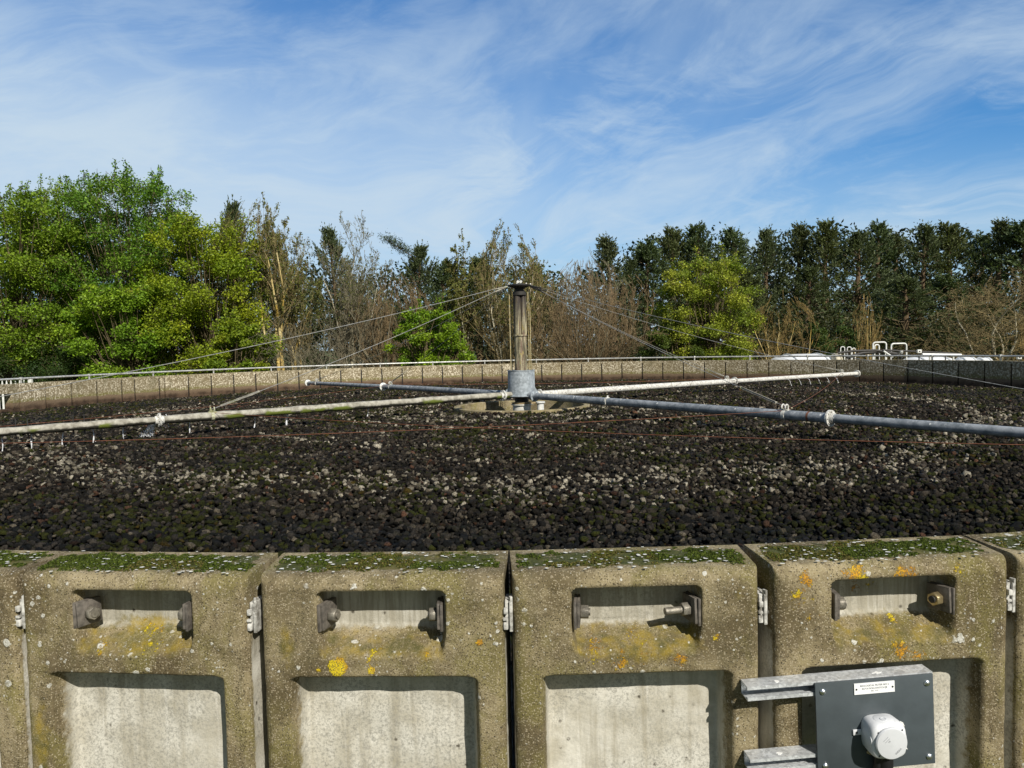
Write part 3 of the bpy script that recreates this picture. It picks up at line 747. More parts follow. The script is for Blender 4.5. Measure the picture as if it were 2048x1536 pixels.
# central well
cw = empty('centre_well', (0, 0, 0)); tag(cw, 'round concrete well in the middle of the stone bed under the rotating arms', 'well')
b = MB(); prof = [(1.00, .9), (1.00, CZ-.965), (1.012, CZ-.955), (1.09, CZ-.955), (1.10, CZ-.965), (1.10, .9)]
b.lathe(prof, n=72); o = b.build('ring_wall', M['outer'], cw)
a = o.data.color_attributes.new('mask', 'FLOAT_COLOR', 'POINT'); a.data.foreach_set('color', np.tile([.35, .1, .35, 0], (len(o.data.vertices), 1)).astype(np.float32).ravel())
b = MB(); b.lathe([(.0001, .95), (1.0, .95)], n=48); b.build('well_floor', M['under'], cw)

# ------------------------------------------------------------------ rotary distributor
ZA = CZ-.80
rd_ = empty('rotary_distributor', (0, 0, 0)); tag(rd_, 'four armed rotating water distributor with a tall stained mast over the stone bed', 'distributor')
b = MB(); b.lathe([(.145, .95), (.145, CZ-.955), (.17, CZ-.950), (.17, CZ-.935), (.10, CZ-.93)], n=32); b.build('pedestal', M['pedestal'], rd_)
b = MB(); b.lathe([(.10, CZ-.945), (.155, CZ-.93), (.165, CZ-.915), (.12, CZ-.905), (.11, CZ-.90)], n=28); b.build('gasket', M['tan'], rd_)
b = MB(); b.lathe([(.10, CZ-.905), (.115, CZ-.88), (.10, CZ-.84), (.12, CZ-.80), (.20, CZ-.795)], n=28); b.build('bearing_neck', M['dark_iron'], rd_)
b = MB(); b.lathe([(.055, .95), (.055, CZ-.93), (.075, CZ-.925), (.075, CZ-.905), (.03, CZ-.90)], (.30, -.02, 0), 20); b.build('side_pipe', M['whitepaint'], rd_)
b = MB(); b.tube([(.16, -.02, CZ-.93), (.30, -.02, CZ-.915)], .012, 8); b.build('link_bar', M['tan'], rd_)
b = MB()
b.lathe([(.235, CZ-.800), (.235, CZ-.792), (.216, CZ-.788), (.216, CZ-.402), (.222, CZ-.400), (.222, CZ-.388), (.205, CZ-.388), (.205, CZ-.60), (.0001, CZ-.62)], n=48)
b.build('collar', M['galv'], rd_)
b = MB(); b.lathe([(.20, CZ-.806), (.262, CZ-.806), (.262, CZ-.798), (.20, CZ-.796)], n=40); b.build('collar_flange', M['galv'], rd_)
for sg in (-1, 1):
    b = MB(); b.prism([(sg*.21, 0), (sg*.30, 0), (sg*.21, .14)], -.004, .004, Matrix.Translation((0, -.03, CZ-.797)) @ Matrix.Rotation(PI/2, 4, 'X')); b.build('gusset', M['galv'], rd_)
b = MB(); b.box((.200, -.065, CZ-.592), (.026, .03, .396)); b.build('collar_rib', M['galv'], rd_)
b = MB(); b.lathe([(.098, CZ-.65), (.098, CZ+.155), (.112, CZ+.157), (.112, CZ+.178), (.085, CZ+.180)], n=28)
b.build('mast_tube', M['mast'], rd_)
b = MB()
b.tube([(-.035, -.03, CZ+.18), (-.035, -.03, CZ+.86)], .052, 14); b.tube([(.05, -.02, CZ+.18), (.05, -.02, CZ+.86)], .034, 12); b.tube([(.085, .03, CZ+.18), (.085, .03, CZ+.86)], .02, 10); b.tube([(-.088, 0, CZ+.18), (-.088, 0, CZ+.86)], .014, 8)
b.build('mast_pipe', M['mast'], rd_)
b = MB(); b.lathe([(.085, CZ+.80), (.105, CZ+.81), (.105, CZ+.86), (.085, CZ+.87), (.07, CZ+.90), (.10, CZ+.93), (.19, CZ+.955), (.195, CZ+.972), (.12, CZ+.985), (.001, CZ+.99)], n=24)
b.build('mast_head', M['dark_iron'], rd_)
for x in (-.02, .025):
    b = MB(); b.tube([(x, -.02, CZ+1.025), (x+.004, .02, CZ+1.027)], .022, 14); b.tube([(x, 0, CZ+.98), (x, 0, CZ+1.01)], .008, 8); b.build('shackle', M['whitepaint'], rd_)
for x, y in ((-.165, -.02), (-.145, .10), (.162, -.03), (.135, .08)):
    b = MB(); b.tube([(x*.98, y, CZ-.40), (x, y, CZ+.3), (x*.99, y, CZ+.93)], .0085, 6); b.build('tie_rod', M['lichen_rod'], rd_)
for i in range(14):
    a = i*2*PI/14; 
    if i % 2 == 0:
        b = MB(); b.box((.18*math.cos(a), .18*math.sin(a), CZ+.985), (.022, .022, .02), bev=.004); b.build('head_bolt', M['white_crust'], rd_)

arms = [('A', -125.2, 9.7, 'pale crusted arm dripping water, mossy underneath'), ('B', 145.2, 9.7, 'dark grey arm spattered with white, reaching past the right edge'), ('C', 54.5, 9.72, 'light arm pointing to the far right'), ('D', -37.3, 9.15, 'arm pointing to the far left with a white end flange')]
MIDR = {'A': 4.75, 'B': 4.92, 'C': 5.05, 'D': 4.55}; OUTR = {'A': 8.95, 'B': 8.95, 'C': 9.08, 'D': 8.55}; FLR = {'A': 5.36, 'B': 5.45, 'C': 5.28, 'D': 4.88}
def pt(nm, r, dz=0, side=0):
    a = deg(dict((x[0], x[1]) for x in arms)[nm]); sag = {'A': -.050, 'B': -.012, 'C': -.028, 'D': -.045}[nm]
    base = {'A': .020, 'B': .004, 'C': .0, 'D': .008}[nm]
    z = ZA + base + sag*(r/9.0)**2 + dz
    return Vector((r*math.sin(a)+side*math.cos(a), r*math.cos(a)-side*math.sin(a), z))
def flange(nm, r, rad, mat, parent, th=.018):
    b = MB(); c = pt(nm, r); d = (pt(nm, r+.1)-pt(nm, r)).normalized(); Mx = d.to_track_quat('Z', 'Y').to_matrix().to_4x4()
    b.lathe([(.05, -.05), (.056, -.012), (rad, -.011), (rad, -.001)], c, 24, M=Mx); b.lathe([(rad, .001), (rad, .011), (.056, .012), (.05, .05)], c, 24, M=Mx)
    for q in range(8):
        v = Mx @ Vector((rad*.8*math.cos(q*PI/4), rad*.8*math.sin(q*PI/4), 0)); b.tube([c+v-d*.02, c+v+d*.02], .007, 6)
    return b.build('flange', mat, parent)
for nm, a_, L, lab in arms:
    r1, r2 = (.052, .045)
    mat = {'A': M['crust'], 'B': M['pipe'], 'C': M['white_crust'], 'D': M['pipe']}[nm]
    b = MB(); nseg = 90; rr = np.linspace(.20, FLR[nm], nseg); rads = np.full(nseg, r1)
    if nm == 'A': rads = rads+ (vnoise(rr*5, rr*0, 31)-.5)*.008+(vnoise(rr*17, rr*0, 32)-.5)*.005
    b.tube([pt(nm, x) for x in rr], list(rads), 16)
    rr = np.linspace(FLR[nm], L, nseg); rads = np.full(nseg, r2)
    if nm == 'A': rads = rads+.001+(vnoise(rr*5, rr*0, 33)-.5)*.010+(vnoise(rr*17, rr*0, 34)-.5)*.005
    b.tube([pt(nm, x) for x in rr], list(rads), 16)
    arm = b.build('arm', mat, rd_); arm['label'] = lab
    fmx = {'A': M['white_crust'], 'B': M['white_crust'], 'C': M['white_crust'], 'D': M['whitepaint']}[nm]
    flange(nm, .36, .085, M['white_crust'] if nm in 'AC' else M['galv'], arm); flange(nm, FLR[nm], .085, fmx, arm)
    if nm == 'B': b = MB(); b.tube([pt(nm, 2.08-.015), pt(nm, 2.08+.015)], .062, 14); b.tube([pt(nm, 2.08, .06), pt(nm, 2.08, .085)], .012, 6); b.build('strap', M['white_crust'], arm)
    if nm == 'B': b = MB(); b.tube([pt(nm, 5.20), pt(nm, 5.225)], .0527, 16, cap=False); b.build('red_band', M['rust'], arm)
    # end flange
    b = MB(); c = pt(nm, L); d = (pt(nm, L)-pt(nm, L-.1)).normalized(); Mx = d.to_track_quat('Z', 'Y').to_matrix().to_4x4()
    b.lathe([(.045, -.06), (.05, -.02), (.082, -.018), (.085, .012), (.06, .016), (.001, .018)], c, 24, M=Mx); b.build('end_flange', M['whitepaint'] if nm == 'D' else M['white_crust'], arm)
    for r in (MIDR[nm], OUTR[nm]):
        b = MB(); c = pt(nm, r, .055)
        b.tube([pt(nm, r-.02), pt(nm, r+.02)], .058, 14)
        for q in (-.022, .022):
            d = (pt(nm, r+.1)-pt(nm, r)).normalized(); cc = c+d*q+Vector((0, 0, .0))
            ring = [cc+Vector((0, 0, .022)) + Vector((d.y, -d.x, 0))*(.026*math.cos(t)) + Vector((0, 0, 1))*(.036*math.sin(t)) for t in np.linspace(0, 2*PI, 13)]
            b.tube(ring, .008, 6, cap=False)
        b.box(c+Vector((0, 0, -.006)), (.10, .05, .018), rz=deg(90-a_), bev=.003)
        b.build('stay_clamp', M['white_crust'] if nm != 'A' else M['yellow_crust'], arm)
        # bits of lichen-grown rope ends
        b = MB()
        for q in range(6):
            v = Vector(rng.normal(0, .020, 3)); b.box(c+v+Vector((0, 0, .01)), (.018, .012, .015), rot=Matrix.Rotation(rng.random()*3, 4, 'X') @ Matrix.Rotation(rng.random()*3, 4, 'Z'), bev=.005)
        b.build('lichen_tuft', M['yellow_crust'], arm)
def sagline(p, q, s, n=14): return [p.lerp(q, t)-Vector((0, 0, s*4*t*(1-t))) for t in np.linspace(0, 1, n)]
for nm, a_, L, lab in arms:
    d = Vector((math.sin(deg(a_)), math.cos(deg(a_)), 0)); sgn = 1 if d.x > 0 else -1
    for r, off, s in ((OUTR[nm], .05, .10), (MIDR[nm], -.03, .05)):
        top = Vector((sgn*.19, d.y*.12, CZ+.945)); tip = top + (pt(nm, r, .09)-top)*(.06 if r < 6 else .035)
        en = pt(nm, r, .09); line = sagline(tip, en, s)
        b = MB(); b.tube(line, .0044 if nm == 'A' else .0034, 6); b.build('stay_cable', M['cable'], rd_)
        b = MB(); b.tube([top, top.lerp(tip, .45)], [.014, .009], 8); b.tube([top.lerp(tip, .45), tip], .009, 8)
        for q in (.3, .55, .8): b.box(top.lerp(tip, q), (.03, .022, .026), rz=q*3, bev=.006)
        b.build('cable_socket', M['crust'] if sgn < 0 else M['dark_iron'], rd_)
        # bottle screw near the lower end
        L_ = (en-tip).length; f0, f1 = 1-.62/L_, 1-.12/L_
        i0 = line[0]; lp = lambda t: tip.lerp(en, t)-Vector((0, 0, s*4*t*(1-t)))
        b = MB(); w_ = Vector((0, 0, .010)); A_, B_ = lp(f0), lp(f1)
        b.tube([A_+w_, B_+w_], .0042, 6); b.tube([A_-w_, B_-w_], .0042, 6); b.box(A_, (.026, .014, .026), bev=.004); b.box(B_, (.026, .014, .026), bev=.004)
        b.build('turnbuckle', M['crust'], rd_)
# rust-brown ties between neighbouring arms
for a, b2 in (('A', 'B'), ('B', 'C'), ('C', 'D'), ('D', 'A')):
    for r1, r2 in ((MIDR[a], OUTR[b2]), (OUTR[a], MIDR[b2])):
        b = MB(); p, q = pt(a, r1, .045), pt(b2, r2, .045)
        b.tube(sagline(p, q, .07), .0032, 5); b.build('tie_wire', M['rust'], rd_)

# hooks hanging from the crusted arm
for r in (6.75, 6.2, 8.4):
    for s in (-.055, .055):
        b = MB(); b.tube([pt('A', r+s, .13, .055), pt('A', r+s, .0, .062), pt('A', r+s, -.11, .055)], .006, 6); b.build('hook', M['dark_iron'], rd_)

# jets of water from the nozzles
jn = 0
JL_ = {6.95: 'first at the left edge', 6.67: 'second from the left edge', 6.36: 'third from the left edge', 6.03: 'fourth from the left', 5.72: 'short one left of the spray fan'}
jets = [('A', 6.93, .26, 1.0, 'thin water jet falling from the crusted arm at the very left edge'),
        ('A', 6.66, .22, 1.0, 'thin water jet falling beside the first pair of hooks'),
        ('A', 6.36, .22, 1.0, 'thin water jet between the two pairs of hooks'),
        ('A', 6.05, .24, 1.0, 'thin water jet falling just right of the second pair of hooks'),
        ('A', 5.74, .21, .9, 'thin straight water jet left of the wide water spray'),
        ('A', 5.00, .24, 1.0, 'curved water jet just left of the yellow stay clamp'),
        ('A', 4.55, .10, .7, 'short faint water drip right of the yellow stay clamp'),
        ('A', 4.20, .20, .9, 'curved water jet between the stay clamp and the mossy arm patch'),
        ('A', 3.78, .24, 1.5, 'broader water jet by the green mossy patch of the arm'),
        ('A', 2.62, .24, 1.0, 'lone water jet nearest the centre on the crusted arm')]
def jet(nm, r, L, w, lab, side=1):
    global jn
    b = MB(); rg = random.Random(int(r*100)); pts, rads = [], []
    for i in range(12):
        t = i/11; out = .03+.085*t**.6*side
        pts.append(pt(nm, r+.01*t+.004*math.sin(9*t+r*7), -.035 - (L-.035)*t**1.7, out)); rads.append(w*(.0042+.0022*t)*(1+.4*math.sin(13*t+r*11)))
    b.tube(pts, rads, 6)
    for i in range(int(9*w)):
        t = rg.uniform(.45, 1.0); c = pt(nm, r+rg.gauss(0, .012*t), -.035-(L-.035)*t**1.7, .03+.085*t**.6+rg.gauss(0, .014*t)); s = rg.uniform(.002, .0042)
        b.box(c, (s, s, s*1.8), rz=rg.random())
    o = b.build('water_jet', M['water']); tag(o, lab, 'water jet', 'jets of water falling from the distributor arms')
for j in jets: jet(*j)
for i, r in enumerate((7.0, 7.35, 7.7, 8.05, 8.4, 8.75)):
    jet('C', r, .17, .55, 'faint water jet under the far right arm, %s from its end flange' % ('sixth', 'fifth', 'fourth', 'third', 'second', 'first')[i])
b = MB(); rg = random.Random(4)
for i in range(420):
    t = rg.random()**.6; r = 5.36+.02+t*.17*rg.uniform(.2, 1.2); c = pt('A', r, -.02-.20*t**1.5+rg.gauss(0, .012), .05+.16*t*rg.uniform(.6, 1.1)); s = rg.uniform(.002, .005)
    b.box(c, (s, s, s*2.2), rz=rg.random())
for i in range(60):
    c = pt('A', 5.30+rg.gauss(0, .05), -.02+rg.gauss(0, .04), .055+rg.gauss(0, .02)); s = rg.uniform(.004, .008); b.box(c, (s, s, s), rz=rg.random())
tag(b.build('water_spray', M['water']), 'wide fan of water droplets leaking at the joint of the crusted arm', 'water spray')

# ------------------------------------------------------------------ switch board on steel channels (front right)
AZB = deg(4.0); tilt = deg(2.0)
mb = empty('switch_mount'); tag(mb, 'dark grey board with a white junction box on two steel channels across the near panels', 'switch board')
nrm = Vector((math.sin(AZB), -math.cos(AZB), 0)); tn = Vector((math.cos(AZB), math.sin(AZB), 0))
# local frame: x along the wall to the right, y out of the wall towards the camera, z up
org = nrm*(R+T+.003) + tn*.0725 + Vector((0, 0, CZ-.88))
Bm = Matrix(((tn.x, nrm.x, 0, 0), (tn.y, nrm.y, 0, 0), (0, 0, 1, 0), (0, 0, 0, 1)))
# keep it right-handed: x right, z up, y must point into the wall -> use -y as outward
Bm = Matrix(((tn.x, -nrm.x, 0, org.x), (tn.y, -nrm.y, 0, org.y), (0, 0, 1, org.z), (0, 0, 0, 1))) @ Matrix.Rotation(-tilt, 4, 'Y')
mb.matrix_world = Bm
def ch(zc_, x0, x1):
    """open strut channel, 41 mm deep, mouth towards the viewer"""
    w_ = .0165; d = .041; th = .0025; b = MB(); L = x1-x0; xc = (x0+x1)/2
    b.box((xc, -th/2, zc_), (L, th, 2*w_-2*th))                                  # back web
    for s in (-1, 1):
        b.box((xc, -d/2, zc_+s*(w_-th/2)), (L, d, th))
        b.box((xc, -d+th/2, zc_+s*(w_-th-.0026)), (L, th, .0052))
        b.box((xc, -d+th+.003, zc_+s*(w_-th-.0045)), (L, .007, .0014))
    o = b.build('channel', M['strut'], mb)
    for i, xx in enumerate((x0+.055, x0+.125)):
        s = MB(); s.tube([(xx-.012, -th-.0008, zc_), (xx+.012, -th-.0008, zc_)], .0062, 10); s.build('slot', M['black'], o)
    return o
ch1 = ch(.0875, -.294, .142); ch2 = ch(-.0825, -.294, .142)
for o_, z_ in ((ch1, .0875), (ch2, -.0825)):
    b = MB(); b.hexnut((-.115, -.012, z_), (0, 1, 0), .010, .010); b.tube([(-.115, -.004, z_), (-.115, -.022, z_)], .005, 8); b.build('fixing_bolt', M['nut'], o_)
    for bx_, bl in ((-.22, .0065), (.02, .011)):
        rr_ = random.Random(int(bx_*1000+z_*999)); b = MB(); b.prism([(bx_+math.cos(t)*bl*rr_.uniform(.4, 1.3), -.025+math.sin(t)*.0055*rr_.uniform(.4, 1.3)) for t in np.linspace(0, 2*PI, 13)[:-1]], z_+.0165, z_+.0172, Matrix.Identity(4)); b.build('bird_dropping', M['cobweb'], o_)
b = MB(); b.box((0, -.0445, -.004), (.278, .006, .212), bev=.001); bd = b.build('back_board', M['grey_board'], mb)
for sx, sz in ((-.122, .082), (.124, .082), (-.122, -.092), (.124, -.092)):
    b = MB(); b.lathe([(.0072, 0), (.0072, .0015), (.005, .004), (.0001, .0052)], (sx, -.0478, sz), 14, M=Matrix.Rotation(PI/2, 4, 'X')); b.build('screw', M['screw'], mb)
# engraved name plate with its rivets and lettering
b = MB(); b.box((-.0015, -.0488, .082), (.095, .0022, .0255), rot=Matrix.Rotation(0, 4, 'Y')); lb = b.build('name_plate', M['label'], mb)
for x in (-.044, .041):
    b = MB(); b.tube([(x, -.0499, .0815), (x, -.0508, .0815)], .0021, 10); b.build('rivet', M['black'], lb)
def text(body, size, loc, mat, parent, name='lettering', rot=0, th=.0002, italic=0):
    c = bpy.data.curves.new(name, 'FONT'); c.body = body; c.size = size; c.align_x = 'CENTER'; c.align_y = 'CENTER'; c.extrude = th
    o = bpy.data.objects.new(name, c); COL.objects.link(o); dg = bpy.context.evaluated_depsgraph_get()
    me = bpy.data.meshes.new_from_object(o.evaluated_get(dg)); bpy.data.objects.remove(o); bpy.data.curves.remove(c)
    me.transform(Matrix.Translation(loc) @ Matrix.Rotation(PI/2, 4, 'X') @ Matrix.Rotation(rot, 4, 'Z'))
    me.materials.clear(); return link(name, me, mat, parent)
text('BIOLOGICAL FILTER NO 2', .0058, (-.0015, -.0501, .0885), M['ink'], lb)
text('ROTATION SWITCH JB', .0058, (-.0015, -.0501, .0815), M['ink'], lb)
text('INC. 1112', .0040, (-.0015, -.0501, .0755), M['ink'], lb)
# junction box: rounded square body with domed knock-outs and a round lid
def superbox(c, hw, y0, y1, e=4.2, n=48):
    """rounded-square drum whose front edge is blended"""
    prof = [(0.98, y0), (1.0, y0-.003), (1.03, (y0*.5+y1*.5)), (1.03, y1+.014), (1.0, y1+.007), (.94, y1+.002), (.84, y1)]
    b = MB(); rings = []
    for s, y in prof:
        rg = []
        for k in range(n):
            t = 2*PI*k/n; cx, cz = math.cos(t), math.sin(t); q = (abs(cx)**e+abs(cz)**e)**(-1/e)
            rg.append(b.bm.verts.new((c[0]+hw*s*q*cx, y, c[2]+hw*s*q*cz)))
        rings.append(rg)
    for i in range(len(rings)-1):
        for k in range(n):
            f = b.bm.faces.new((rings[i][k], rings[i][(k+1) % n], rings[i+1][(k+1) % n], rings[i+1][k])); f.smooth = True
    b.bm.faces.new(rings[-1]); b.bm.faces.new(rings[0][::-1]); return b
jc = (.004, 0, -.020)
jb = superbox(jc, .0400, -.0475, -.099, 4.0).build('junction_box', M['pvc'], mb)
b = MB(); b.lathe([(.0362, 0), (.0362, .003), (.034, .0058), (.024, .0072), (.0001, .0078)], (jc[0], -.101, jc[2]), 40, M=Matrix.Rotation(PI/2, 4, 'X')); ld = b.build('lid', M['pvc2'], jb)
for side in ((1, 0, 0), (-1, 0, 0), (0, 0, 1)):
    ax = Vector(side); Mx = ax.to_track_quat('Z', 'Y').to_matrix().to_4x4(); b = MB()
    b.lathe([(.022, -.004), (.0215, .0012), (.020, .0022), (.0001, .0026)], Vector((jc[0], -.073, jc[2]))+ax*.0393, 28, M=Mx); b.build('knock_out', M['pvc'], jb)
b = MB(); b.lathe([(.007, 0), (.0072, .0008), (.0052, .001), (.005, .0002)], (jc[0]-.002, -.076, jc[2]+.0420), 16); b.build('moulded_ring', M['pvc2'], jb)
for x, z in ((-.050, .002), (-.020, -.044)):
    b = MB(); b.box((jc[0]+x, -.0500, jc[2]+z), (.020 if x < -.03 else .012, .004, .013 if x < -.03 else .018), bev=.0015, rot=Matrix.Rotation(0 if x < -.03 else .5, 4, 'Y')); lg = b.build('lug', M['pvc'] if x < -.03 else M['tan'], jb)
    b = MB(); b.tube([(jc[0]+x*1.04, -.0522, jc[2]+z*1.05), (jc[0]+x*1.04, -.0530, jc[2]+z*1.05)], .0026, 10); b.build('lug_hole', M['black'], jb)
for x, z in ((-.027, .024), (-.021, .0185), (.028, .026), (-.026, -.029)):
    b = MB(); b.box((jc[0]+x, -.0985, jc[2]+z), (.003, .0032, .0035), rot=Matrix.Rotation(.6, 4, 'Y'), bev=.0004); b.build('lid_catch', M['black'], jb)
text('WISKA', .0062, (jc[0]+.013, -.1087, jc[2]-.0165), M['ink2'], ld, 'embossed_letters', deg(42))
text('CE', .0045, (jc[0]-.007, -.1089, jc[2]+.007), M['ink2'], ld, 'embossed_letters', deg(42))
b = MB()
for q in (-.0018, .0018): b.box((jc[0]-.0135+q, -.1087, jc[2]+.0115+q*-1), (.014, .0006, .0006), rot=Matrix.Rotation(-deg(42), 4, 'Y'))
b.build('embossed_mark', M['ink2'], ld)
b = MB(); b.lathe([(.0165, .0), (.0165, -.03), (.014, -.032), (.014, -.16)], (jc[0]+.004, -.069, jc[2]-.040), 20); b.tube([(jc[0]-.010, -.065, jc[2]-.045), (jc[0]-.012, -.062, jc[2]-.18)], .011, 12); b.build('cable_gland', M['black'], mb)
# torn scraps of paint / droppings right of the box
for pts, dx, dz in (([(-.004, .020), (.002, .024), (.008, .020), (.012, .010), (.008, .014), (.006, .004), (.009, -.018), (.005, -.014), (.002, -.004), (-.001, .002), (-.003, -.004), (-.005, .006)], .056, -.026), ([(-.003, .010), (.001, .012), (.004, .006), (.009, -.004), (.004, -.002), (.002, -.013), (-.001, -.008)], .064, -.066)):
    b = MB(); b.prism([(x+dx, z+dz) for x, z in pts], .0, .0012, Matrix.Translation((0, -.0478, 0)) @ Matrix.Rotation(PI/2, 4, 'X')); b.build('paint_scrap', M['cobweb'], mb)

# ------------------------------------------------------------------ things beyond the wall
HOR = lambda pxl: 691.6-(pxl-1041)*.0225
def W3(pxl, D, y=None):
    """point at forward distance D seen along picture column pxl, height from row y (used only to lay out the far background)"""
    z = CZ+(HOR(pxl)-y)*D/1491 if y is not None else 0
    return Vector(((pxl-1041)/1491*D, -12.01+D, z))

# white palisade fence on the left
pf = empty('palisade_fence', W3(0, 25.5)); tag(pf, 'white steel palisade fence with pointed pales outside the wall on the left', 'fence')
b = MB()
b.prism([(-.034, 0), (.034, 0), (.034, 1.62), (.018, 1.72), (0, 1.80), (-.018, 1.72), (-.034, 1.62)], -.004, .004, Matrix.Rotation(PI/2, 4, 'X'))
pal0 = None
for i in range(44):
    if pal0 is None: pal0 = b.build('pale', M['whitepaint'], pf); q = pal0
    else: q = pal0.copy(); COL.objects.link(q); q.parent = pf
    q.location = (.80-i*.152, 0, 0)
for z in (.35, 1.52): b = MB(); b.box((-2.4, .03, z), (6.6, .04, .045)); b.build('rail', M['whitepaint'], pf)
b = MB(); b.box((.86, .05, .9), (.08, .08, 1.86)); b.build('post', M['whitepaint'], pf)

# white covers, pipe hoops and frames of the neighbouring plant on the right
def cover(p0, p1, D, ytop, lab, mat, endz=.0, w=1.6):
    a, c = W3(p0, D), W3(p1, D); L = (c-a).length; top = W3((p0+p1)/2, D, ytop).z
    e = empty('tank_cover', ((a+c)/2)); tag(e, lab, 'tank cover')
    b = MB(); n = 26; rings = []
    for i in range(n+1):
        t = i/n; s = (1-abs(2*t-1)**3.2)**(1/2.6); h = 1.2+(top-1.2)*(.30+.70*s)
        rings.append([b.bm.verts.new((-L/2+L*t, w*math.cos(u)*(.25+.75*s), 1.15+(h-1.15)*math.sin(u))) for u in np.linspace(0, PI, 13)])
    for i in range(n):
        for k in range(12): f = b.bm.faces.new((rings[i][k], rings[i+1][k], rings[i+1][k+1], rings[i][k+1])); f.smooth = True
    b.bm.faces.new(rings[0]); b.bm.faces.new(rings[-1][::-1]); sh = b.build('shell', mat, e)
    b = MB(); b.box((0, 0, .58), (L*.98, w*1.9, 1.15)); b.build('tank', M['outer'], e)
    for f in (-.22, .2):
        b = MB(); s = (1-abs(2*(.5+f)-1)**3.2)**(1/2.6); h = 1.2+(top-1.2)*(.30+.70*s)+.012
        b.tube([(L*f, (w+.01)*math.cos(u)*(.25+.75*s), 1.15+(h-1.15)*math.sin(u)) for u in np.linspace(0, PI, 15)], .03, 6); b.build('seam', mat, e)
    return e
cover(1533, 1672, 26.5, 707.5, 'long low white domed cover, leftmost beyond the far right wall', M['white'])
cover(1658, 1680, 25.6, 707, 'small cream domed cover at the right end of the long white cover', M['cream'], w=.4)
cover(1794, 1905, 25.8, 712, 'low white cover under the white bar, right of the pipe hoops', M['white'], w=1.2)
cover(1903, 1946, 25.2, 713.5, 'small white dome, second from the right beyond the wall', M['white'], w=.6)
cover(1942, 1976, 25.0, 715.0, 'smallest flat white dome at the right end of the row', M['white'], w=.5)
def hoop(x0, x1, D, ytop, r, lab, rc=.085, name='pipe_hoop'):
    a, c = W3(x0, D), W3(x1, D); L = c.x-a.x; top = W3((x0+x1)/2, D, ytop).z-r; b = MB()
    pts = [(0, 0, .4), (0, 0, top-rc)] + [(rc-rc*math.cos(t), 0, top-rc+rc*math.sin(t)) for t in np.linspace(.2, PI/2, 6)]
    pts += [(L-rc+rc*math.sin(t), 0, top-rc+rc*math.cos(t)) for t in np.linspace(0, PI/2-.2, 6)] + [(L, 0, top-rc), (L, 0, .4)]
    b.tube(pts, r, 10); o = b.build(name, M['whitepaint'], None); o.location = a; return tag(o, lab, 'pipe')
hoop(1741, 1767, 25.0, 683, .026, 'left of the two tall square white pipe hoops beyond the right wall')
hoop(1777, 1807, 25.0, 685.5, .026, 'right of the two tall square white pipe hoops beyond the right wall')
hoop(1744, 1753, 25.3, 688, .024, 'small round topped white vent bend inside the left pipe hoop', .07, 'vent_pipe')
for x0, x1, y, l in ((1677, 1685, 692.5, 'leftmost of the three small curved vent pipes'), (1690, 1698, 693, 'middle of the three small curved vent pipes'), (1700, 1706, 695, 'rightmost and lowest of the three small curved vent pipes')):
    hoop(x0, x1, 26.0, y, .015, l, .06, 'vent_pipe')
def bar(pts, D, r, lab, mat, name='pipe', cat='pipe'):
    b = MB(); P_ = [W3(x, D, y) for x, y in pts]; b.tube(P_, r, 8)
    for q in (P_[0].lerp(P_[-1], .2), P_[0].lerp(P_[-1], .8)): b.tube([(q.x, q.y, .2), q], r*.6, 6)
    return tag(b.build(name, mat), lab, cat)
bar([(1672, 706), (1700, 702), (1745, 700.5), (1772, 704)], 24.6, .04, 'dark bent pipe arching in front of the white pipe hoops', M['dark_iron'])
bar([(1760, 700), (1830, 703), (1880, 705.5), (1915, 708)], 24.4, .03, 'long dark sloping pipe running right from the hoops', M['dark_iron'])
bar([(1838, 709), (1915, 710.5)], 24.2, .05, 'straight white bar just below the dark sloping pipe', M['whitepaint'])
bar([(1762, 702), (1780, 714)], 24.0, .028, 'short slanting white strut below the hoops', M['whitepaint'])
bar([(1690, 715), (1720, 706), (1755, 703), (1790, 708), (1798, 716)], 24.9, .055, 'low black curved hose under the hoops', M['dark_iron'])
for x, y, l in ((1832, 702.5, 'small white box with a dark hole above the white bar'), (2029, 714.5, 'small white box with a dark hole at the right edge of the wall top'), (1797, 704, 'little white cap beside the right pipe hoop')):
    e = empty('marker_box', W3(x, 23.5)); tag(e, l, 'marker box'); z = W3(x, 23.5, y).z
    b = MB(); b.box((0, 0, z), (.13 if x != 1797 else .07, .08, .11 if x != 1797 else .08), bev=.008); b.build('box', M['whitepaint'], e)
    b = MB(); b.tube([(.0, -.0402, z), (0, -.046, z)], .022, 12); b.build('hole', M['black'], e)
    b = MB(); b.tube([(0, 0, 0), (0, 0, z-.05)], .02, 8); b.build('stake', M['dark_iron'], e)

# ------------------------------------------------------------------ trees
def seg_tubes(A, B, ra, rb, k=3):
    A, B = np.asarray(A, float), np.asarray(B, float); ra, rb = np.asarray(ra), np.asarray(rb)
    d = B-A; d /= np.linalg.norm(d, axis=1)[:, None]+1e-9
    h = np.where(np.abs(d[:, 2:3]) < .9, [[0, 0, 1.]], [[1., 0, 0]]); u = np.cross(d, h); u /= np.linalg.norm(u, axis=1)[:, None]; v = np.cross(d, u)
    t = np.arange(k)*2*PI/k; ring = u[:, None]*np.cos(t)[None, :, None] + v[:, None]*np.sin(t)[None, :, None]
    V = np.stack([A[:, None]+ring*ra[:, None, None], B[:, None]+ring*rb[:, None, None]], 1).reshape(-1, 3)
    b = (np.arange(len(A))*2*k)[:, None]; j = np.arange(k); jn_ = (j+1) % k
    F = np.stack([b+j, b+jn_, b+k+jn_, b+k+j], -1).reshape(-1, 4); return V, F
